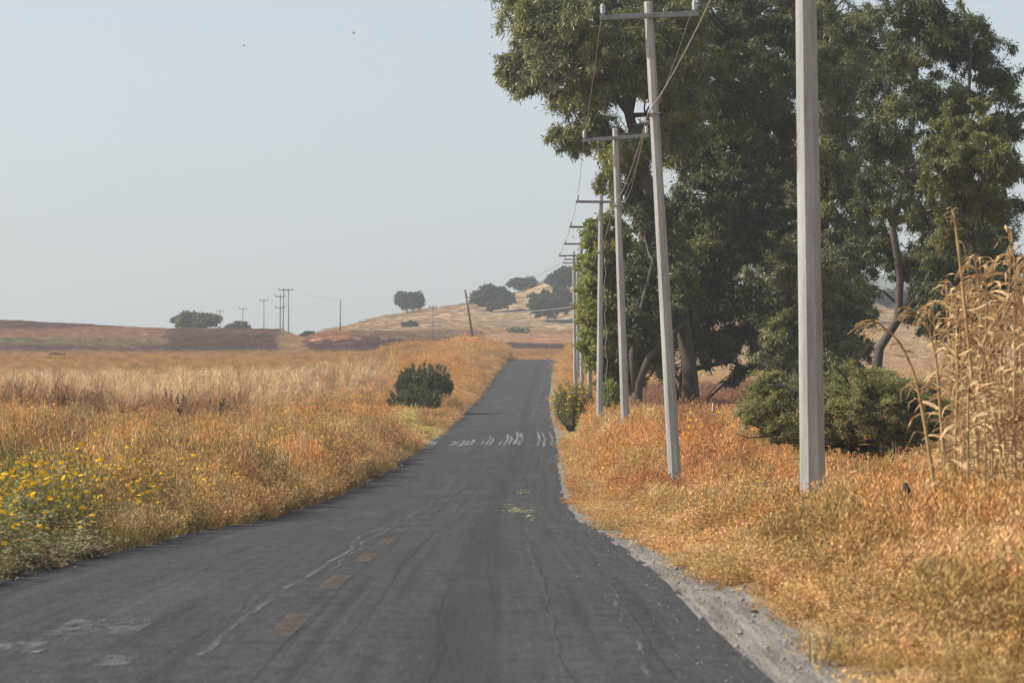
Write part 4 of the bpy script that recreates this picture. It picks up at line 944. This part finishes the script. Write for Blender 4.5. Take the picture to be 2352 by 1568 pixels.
# loose service drop beside pole four
a_ = POLES[2]['n']; b_ = POLES[3]['n']
wire('thin loose line hanging beside the lower cable between the second and third poles', span(POLES[1]['n'] + Vector((-.06, .2, -.25)), POLES[2]['n'] + Vector((.25, 0, .1)), .45), .008, M_wire)
q = POLES[3]['n']; x4 = q.x + .25
wire('thin stray vine like line dangling down beside the fourth pole', [q + Vector((.3, 0, -.2))] + [Vector((x4 + .05 + .05 * math.sin(k * 1.7) + k * .006, q.y, q.z - .5 - k * .33)) for k in range(20)], .008, M_wire)

# ------------------------------------------------------------------ far wooden poles
def far_pole(label, topx, topy, botx, boty, d, arm=True, r_=.13, half=1.0, mat=M_wood, second=False, H=None):
    T = at(topx, topy, d); Bq = at(botx, boty, d); dirv = (T - Bq).normalized(); zg = gz(Bq.x, d) - .4
    base = T - dirv * max(1.0, (T.z - zg) / dirv.z); Lh = (T - base).length; lean = math.atan2(dirv.x, dirv.z)
    root = empty('utility_pole', base, (0, lean, 0)); tag(root, label, 'utility pole', 'utility poles across the far fields')
    mb = MB(); mb.tube([(0, 0, 0), (0, 0, Lh)], [r_, r_ * .75], 8); mb.build('post', mat, root, True)
    if arm:
        for kz in ((.45,) if not second else (.45, 2.6)):
            a = MB(); a.box((0, -r_, Lh - kz), (half, .06, .075)); a.build('crossarm', M_wood, root)
            for sx in (-1, 1): i_ = MB(); insulator(i_, (sx * half * .93, -r_, Lh - kz + .075), 2.0); i_.build('insulator', M_porc, root, True)
    return root, Matrix.Translation(base) @ Matrix.Rotation(lean, 4, 'Y'), Lh
M_polegrey = plain('grey_timber', (.16, .15, .145), (.24, .23, .22), 3, .85)
far_pole('far small pole with crossarm right of the dark skyline tree', 505, 711, 506, 760, 900, half=1.0, mat=M_polegrey)
far_pole('far small pole with crossarm above the skyline bush', 558, 706, 557, 760, 880, half=1.0, mat=M_polegrey)
far_pole('far pole with crossarm standing alone left of the group of three', 606, 686, 606, 765, 850, half=1.0, mat=M_polegrey)
_, m1, l1 = far_pole('shortest pole of the skyline group of three, two crossarms', 644, 676, 643.5, 775, 660, half=.95, second=True, mat=M_polegrey)
_, m2, l2 = far_pole('middle pole of the skyline group of three, the tallest', 651.5, 661, 650, 770, 665, half=1.0, second=False, mat=M_polegrey)
_, m3, l3 = far_pole('right pole of the skyline group of three', 662.5, 661, 663, 760, 700, half=1.0, mat=M_polegrey)
far_pole('bare pole without crossarm on the brown mound', 782, 686, 781.5, 748, 600, arm=False, r_=.12, mat=M_polegrey)
_, m5, l5 = far_pole('pale pole with crossarm in front of the brown mound, right of the lone oak', 994.5, 700, 994.5, 785, 560, half=.62, r_=.11, mat=M_polegrey)
lp, m6, l6 = far_pole('leaning dark wooden pole on the left bank near the crest', 1068, 665, 1090, 803, 392, arm=False, r_=.15)
bk = MB(); bk.box((.32, -.1, l6 - .95), (.3, .05, .05)); bk.build('bracket', M_wood, lp)
E = lambda px, py, d: at(px, py, d)
wire('silvery upper wire crossing the hill from the skyline poles to the road poles', span(E(668, 683, 690), E(782, 701, 600), .3, 6) + span(E(782, 701, 600), E(994.5, 707, 560), .6, 8)[1:] + span(E(994.5, 707, 560), E(1328, 703, 330), .75, 12)[1:], .026, M_wire, 'wires crossing the hill')
wire('silvery lower wire crossing the hill below the upper one', span(E(668, 717, 690), E(782, 727, 600), .2, 6) + span(E(782, 727, 600), E(994.5, 729, 560), .4, 8)[1:] + span(E(994.5, 728, 560), E(1328, 731, 330), .4, 12)[1:], .022, M_wire, 'wires crossing the hill')
wire('thin dark wire rising from the leaning wooden pole to the road poles', span(E(1072, 684, 392), E(1286, 606, 240), .5, 12), .012, M_wiredark, 'wires crossing the hill')
wire('thin dark wire from the skyline group to the bare pole', span(E(672, 664, 700), E(780, 690, 600), .3, 8), .014, M_wiredark, 'wires crossing the hill')

# ------------------------------------------------------------------ dry corn plants on the right
def ribbon(mb, pts, w0, twist, nrm0, r):
    vs = []; fs = []; n = len(pts)
    for i, p in enumerate(pts):
        t = (pts[min(i + 1, n - 1)] - pts[max(i - 1, 0)]).normalized(); s_ = t.cross(nrm0)
        if s_.length < 1e-3: s_ = Vector((1, 0, 0))
        s_ = Matrix.Rotation(twist * i / n, 3, t) @ s_.normalized(); u_ = i / (n - 1); w = w0 * (1 - u_) ** .6 * (.5 + .5 * min(1, u_ * 6))
        vs += [p - s_ * w * .5, p + t.cross(s_) * w * .15, p + s_ * w * .5]
    for i in range(n - 1):
        fs += [(3 * i, 3 * i + 1, 3 * i + 4, 3 * i + 3), (3 * i + 1, 3 * i + 2, 3 * i + 5, 3 * i + 4)]
    mb.add(vs, fs)
def corn(label, pts, seed, r0=.016, leaves_n=7, tassel=1.0, droopdir=None, cob=False):
    r = np.random.default_rng(seed); B = pts[0]; root = empty('corn_stalk', B); tag(root, label, 'corn stalk', 'dried corn stalks at the right edge')
    P = [p - B for p in pts]; fine = []
    for i in range(len(P) - 1):
        a = P[max(i - 1, 0)]; b = P[i]; c = P[i + 1]; d_ = P[min(i + 2, len(P) - 1)]
        for k in range(5):
            t = k / 5; fine.append(.5 * ((2 * b) + (c - a) * t + (2 * a - 5 * b + 4 * c - d_) * t * t + (3 * b - a - 3 * c + d_) * t ** 3))
    fine.append(P[-1]); n = len(fine)
    st = MB(); st.tube(fine, [(r0 * (1 - .65 * i / n)) * (1.25 if i % 4 == 0 else 1) for i in range(n)], 7); st.build('stalk', M_stalk, root, True)
    for k in range(leaves_n):
        i = int(n * (.06 + .78 * (k / leaves_n) ** 1.15)); a = fine[i]; an = r.uniform(0, 2 * math.pi); out = Vector((math.cos(an), math.sin(an) * .7, 0)); Ll = r.uniform(.14, .46)
        lp_ = [a]; drop = r.uniform(.5, 1.7); up = r.uniform(.2, .9); cur = a.copy()
        for q_ in range(7):
            t = q_ / 6; dv = (out * (1 - t * .65) + Vector((0, 0, up - drop * t * 1.4))).normalized(); dv += Vector((r.normal(0, .24), r.normal(0, .24), r.normal(0, .15))); cur = cur + dv * Ll / 7; lp_.append(cur.copy())
        lf = MB(); ribbon(lf, lp_, r.uniform(.014, .052), r.uniform(-7, 7), Vector((out.y, -out.x, .3)).normalized(), r); lf.build('leaf', M_straw, root, True)
    if tassel:
        ts = MB(); tip = fine[-1]; td = (fine[-1] - fine[-3]).normalized()
        for k in range(11):
            an = r.uniform(0, 2 * math.pi); out = Vector((math.cos(an), math.sin(an), .4)) * r.uniform(.35, .9) + td * .9
            if droopdir is not None: out += droopdir * .8
            cur = tip - td * r.uniform(0, .16); pp = [cur.copy()]; Lt = r.uniform(.12, .26) * tassel
            for q_ in range(7):
                dv = (out + Vector((0, 0, -.30 * q_))).normalized(); cur = cur + dv * Lt / 7; pp.append(cur.copy())
            ts.tube(pp, .0026, 4, False)
            for p in pp[1:]:
                for h_ in range(3):
                    w = Vector((r.normal(), r.normal(), r.normal() - .5)).normalized() * .016; sdv = w.cross(Vector((r.normal(), r.normal(), r.normal()))).normalized() * .004
                    ts.add([p, p + w * .5 + sdv, p + w, p + w * .5 - sdv], [(0, 1, 2, 3)])
        ts.build('tassel', M_stalk, root)
    if cob:
        hb = MB(); p = fine[int(n * .45)]; dv = Vector((.5, -.3, .45)).normalized()
        for k in range(9):
            a = k * .7; w = Vector((math.cos(a), math.sin(a), 0)) * .02
            ribbon(hb, [p + w * t * 2 * (1 - t) * 2 + dv * .26 * t for t in (0, .2, .4, .6, .8, 1)], .05, .6, w.normalized(), r)
        hb.build('husk', M_straw, root, True)
    return root
def stalk_px(lst, d): return [at(x, y, d) for x, y in lst]
def on_ground(px, d): x = (px - 1176) * d / F; return Vector((x, d, gz(x, d) - .03))
corn('corn stalk bending left with a drooping tassel, nearest the pole', [on_ground(2162, 30)] + stalk_px([(2150, 1150), (2128, 1000), (2105, 880), (2068, 790), (2010, 735)], 30), 101, .021, 18, 1.25, Vector((-1.0, 0, -.6)))
corn('corn stalk with its top broken over to the left, second from the pole', [on_ground(2180, 30.6)] + stalk_px([(2176, 1150), (2160, 950), (2150, 830), (2128, 745), (2085, 705)], 30.6), 102, .018, 16, .9, Vector((-1, 0, -.3)))
corn('tallest corn stalk rising straight above all the others', [on_ground(2262, 31)] + stalk_px([(2250, 1150), (2235, 900), (2215, 700), (2200, 560), (2189, 482)], 31), 103, .023, 16, .5)
r_ = np.random.default_rng(5); stub = []
labs = ['corn stalk just right of the tallest one', 'thin corn stalk with feathery top beside the tallest', 'leafy corn stalk in the middle of the clump', 'short corn stalk at the clump front', 'corn stalk with a thick orange husk near the frame edge', 'corn stalk partly behind the tallest', 'corn stalk leaning right towards the frame edge', 'pale corn stalk cut by the right frame edge', 'corn stalk with curled tassel high at the right edge', 'dense leafy corn stalk low in the clump', 'dark thin corn stalk leaning across the clump', 'corn stalk at the back of the clump by the shrub', 'bare broken corn stalk at the clump front', 'corn stalk with twisted pale leaves', 'corn stalk with drooping top near the right edge', 'corn stalk at the far back right of the clump', 'corn stalk with reddish leaves by the frame edge', 'low corn stalk buried in the grass']
for i, (bx, tx, ty, dd) in enumerate(((2285, 2262, 640, 31.5), (2300, 2240, 600, 32.5), (2240, 2228, 720, 31.8), (2215, 2200, 820, 29.5), (2340, 2330, 700, 29.2), (2255, 2246, 665, 33.5), (2320, 2352, 620, 32), (2352, 2345, 680, 31), (2370, 2325, 560, 33), (2275, 2282, 780, 30.4), (2330, 2255, 800, 30), (2225, 2190, 700, 34.5), (2205, 2225, 890, 29), (2300, 2300, 730, 31.2), (2365, 2380, 640, 30.2), (2310, 2318, 590, 35), (2355, 2362, 760, 29.6), (2250, 2262, 900, 29.2))):
    B_ = on_ground(bx, dd); T_ = at(tx, ty, dd); m_ = B_.lerp(T_, .5) + Vector((r_.normal(0, .03), 0, 0)); top2 = T_ + Vector((r_.normal(-.05, .09), 0, -.02 - abs(r_.normal(0, .05))))
    corn(labs[i], [B_, B_.lerp(m_, .5), m_, m_.lerp(T_, .55), T_, top2], 110 + i, r_.uniform(.013, .019), int(r_.integers(44, 54)), .95 if i not in (3, 12, 17) else 0, Vector((r_.choice([-.7, .5, -.4]), 0, -.3)), cob=(i in (4, 7, 13)))

for i in range(22):
    bx = r_.uniform(2165, 2385); dd = r_.uniform(31, 35.5); tx = bx + r_.normal(0, 22); ty = r_.uniform(640, 820)
    B_ = on_ground(bx, dd); T_ = at(tx, ty, dd); m_ = B_.lerp(T_, .5) + Vector((r_.normal(0, .04), 0, 0)); top2 = T_ + Vector((r_.normal(0, .1), 0, -.05))
    corn('thin dry corn stalk packed in the dense back of the clump', [B_, B_.lerp(m_, .5), m_, m_.lerp(T_, .55), T_, top2], 180 + i, r_.uniform(.008, .012), 24, .8, Vector((r_.choice([-.6, .6]), 0, -.3)))
# ------------------------------------------------------------------ small things on the verge and the road
def rough_lump(name, label, cat, loc, pts, rad, mat, seed):
    r = np.random.default_rng(seed); mb = MB(); mb.tube([Vector(p) for p in pts], [k * r.uniform(.85, 1.15) for k in rad], 8); o = mb.build(name, mat, None, True); o.location = loc; tag(o, label, cat); return o
M_dark = plain('charred_wood', (.035, .025, .018), (.09, .06, .04), 25, .95)
g0 = on_ground(2090, 29); ht = at(2090, 1108, 29).z - g0.z
root = empty('tree_stump', g0); tag(root, 'short dark broken stump poking out of the grass left of the corn', 'stump')
mb = MB(); mb.tube([(0, 0, 0), (.0, 0, ht * .5), (-.02, 0, ht * .85), (-.045, 0, ht)], [.06, .06, .05, .02], 9); mb.build('stem', M_dark, root, True)
mb = MB(); mb.tube([(.03, 0, ht * .3), (.075, -.02, ht * .6), (.07, -.02, ht * .74)], [.03, .022, .008], 7); mb.build('side_stem', M_dark, root, True)
x0, d0 = (1662 - 1176) * 26.5 / F, 26.5; hk = MB(); rr = np.random.default_rng(3); b0 = Vector((x0, d0, gz(x0, d0) + .02))
ribbon(hk, [Vector((-.07, 0, .0)), Vector((-.02, 0, .02)), Vector((.0, 0, .07)), Vector((.012, 0, .12)), Vector((.03, 0, .17)), Vector((.045, 0, .21))], .05, 1.5, Vector((0, 1, .2)), rr)
ribbon(hk, [Vector((-.07, 0, .0)), Vector((-.14, -.03, .01)), Vector((-.2, -.02, .0)), Vector((-.27, 0, .01))], .035, 2.5, Vector((0, .2, 1)), rr)
ribbon(hk, [Vector((0, -.05, .0)), Vector((.1, -.05, .02)), Vector((.2, -.03, .0)), Vector((.26, 0, .01))], .03, 2.5, Vector((0, .2, 1)), rr)
o = hk.build('corn_husk', M_straw, None, True); o.location = b0; o.scale = (1.25, 1.25, 1.25); tag(o, 'curled pale dry corn husk standing at the right gravel edge', 'husk')
x0, d0 = (1728 - 1176) * 23.4 / F, 23.4
rough_lump('dark_clod', 'dark flat clod lying at the grass edge below the husk', 'clod', (x0, d0, gz(x0, d0) + .01), [(-.05, 0, 0.0), (-.02, 0, .012), (.02, 0, .016), (.055, .01, .006)], [.008, .022, .024, .01], M_dark, 4)
# white stick in the grass behind
q = on_ground(1636, 118); mb = MB(); hh = at(1636, 926, 118).z - q.z; mb.tube([(0, 0, 0), (.01, 0, hh), (.06, 0, hh + .03)], [.022, .02, .015], 6)
o = mb.build('stake', plain('white_paint', (.7, .7, .68), (.6, .6, .58), 9, .6), None, True); o.location = q; tag(o, 'thin white bent stake among yellow flowers behind the second pole', 'stake')
# plant litter on the asphalt
n = 260; r = np.random.default_rng(9); ctrs = [(1195, 1178, 70), (1180, 1172, 22), (1215, 1190, 20), (1200, 1132, 28), (1165, 1163, 10), (1175, 1150, 8), (1188, 1142, 8), (1222, 1196, 8)]
P = []
for i in range(n):
    cx, cy, w = ctrs[r.choice(len(ctrs), p=[.38, .14, .1, .2, .06, .04, .04, .04])]; px_ = cx + r.normal(0, w * .28); py_ = cy + r.normal(0, 2.2)
    d_ = 70.
    for k in range(30): d_ = (CAM_Z - float(zroad(d_))) * F / (py_ - 940)
    P.append(((px_ - 1176) * d_ / F, d_, float(zroad(d_)) + .035))
V, a = leaves(np.array(P), .13, .05, 0, r); V = V.reshape(-1, 4, 3); V[:, 1:, 2] = V[:, :1, 2] + (V[:, 1:, 2] - V[:, :1, 2]) * .18; V[:, :, 2] = np.maximum(V[:, :, 2], np.array(P)[:, None, 2] + .004); V = V.reshape(-1, 3)
tag(link('plant_litter', np_mesh('litter', V, quads(V), False, {'var': ('FLOAT', a)}), leaf_mat('crushed_green_straw', (.42, .42, .16), (.55, .52, .26), (.45, .36, .18))), 'scattered yellow green crushed plant scraps on the right lane', 'litter', kind='stuff')

# ------------------------------------------------------------------ birds
def bird(label, px, py, d, span_, wing_up, rot):
    o = empty('bird', at(px, py, d), (0, 0, rot)); tag(o, label, 'bird', 'birds in the sky')
    mb = MB(); k = span_ / 2
    mb.tube([(0, -.42 * k, 0), (0, -.34 * k, .01), (0, -.2 * k, .0), (0, 0, -.02 * k), (0, .22 * k, 0), (0, .5 * k, .0)], [.01 * k, .07 * k, .09 * k, .13 * k, .09 * k, .02 * k], 8)
    for s_ in (-1, 1):
        r0 = Vector((s_ * .06 * k, -.12 * k, .04 * k)); r1 = Vector((s_ * .06 * k, .16 * k, .03 * k)); m0 = Vector((s_ * .5 * k, -.2 * k, .35 * k * wing_up)); m1 = Vector((s_ * .48 * k, .14 * k, .33 * k * wing_up)); t = Vector((s_ * k, .15 * k, .62 * k * wing_up))
        up = Vector((0, 0, .012 * k))
        vs = [r0, m0, t, m1, r1]; mb.add([v + up for v in vs] + [v - up for v in vs], [(0, 1, 3, 4), (1, 2, 3), (9, 8, 6, 5), (8, 7, 6), (0, 5, 6, 1), (1, 6, 7, 2), (2, 7, 8, 3), (3, 8, 9, 4)])
    mb.add([(-.05 * k, .42 * k, 0), (.05 * k, .42 * k, 0), (.12 * k, .75 * k, 0), (-.12 * k, .75 * k, 0), (0, .5 * k, .03 * k)], [(0, 1, 2, 3), (0, 1, 4), (1, 2, 4), (2, 3, 4), (3, 0, 4)])
    mb.build('body', M_bird, o, False)
bird('small dark bird with raised wings high in the sky, the larger one', 813, 78, 150, .26, 1.3, .9)
bird('tiny dark bird gliding in the upper left sky, the smaller one', 560, 105, 190, .36, .25, 1.9)

# ------------------------------------------------------------------ haze: one closed volume round the camera and everything built
hz = MB(); hz.box((0, 4500 - 1200, 60), (3500, 5700, 100)); 
m, nt, ns, ls = new_mat('air_haze'); pv = ns.new('ShaderNodeVolumePrincipled')
pv.inputs['Color'].default_value = (.95, .985, 1.0, 1); pv.inputs['Density'].default_value = .00034; pv.inputs['Anisotropy'].default_value = .25
out = ns.new('ShaderNodeOutputMaterial'); ls.new(pv.outputs[0], out.inputs['Volume'])
hz_o = hz.build('haze', m); tag(hz_o, 'thin pale haze in the air over the fields', 'haze', kind='stuff')
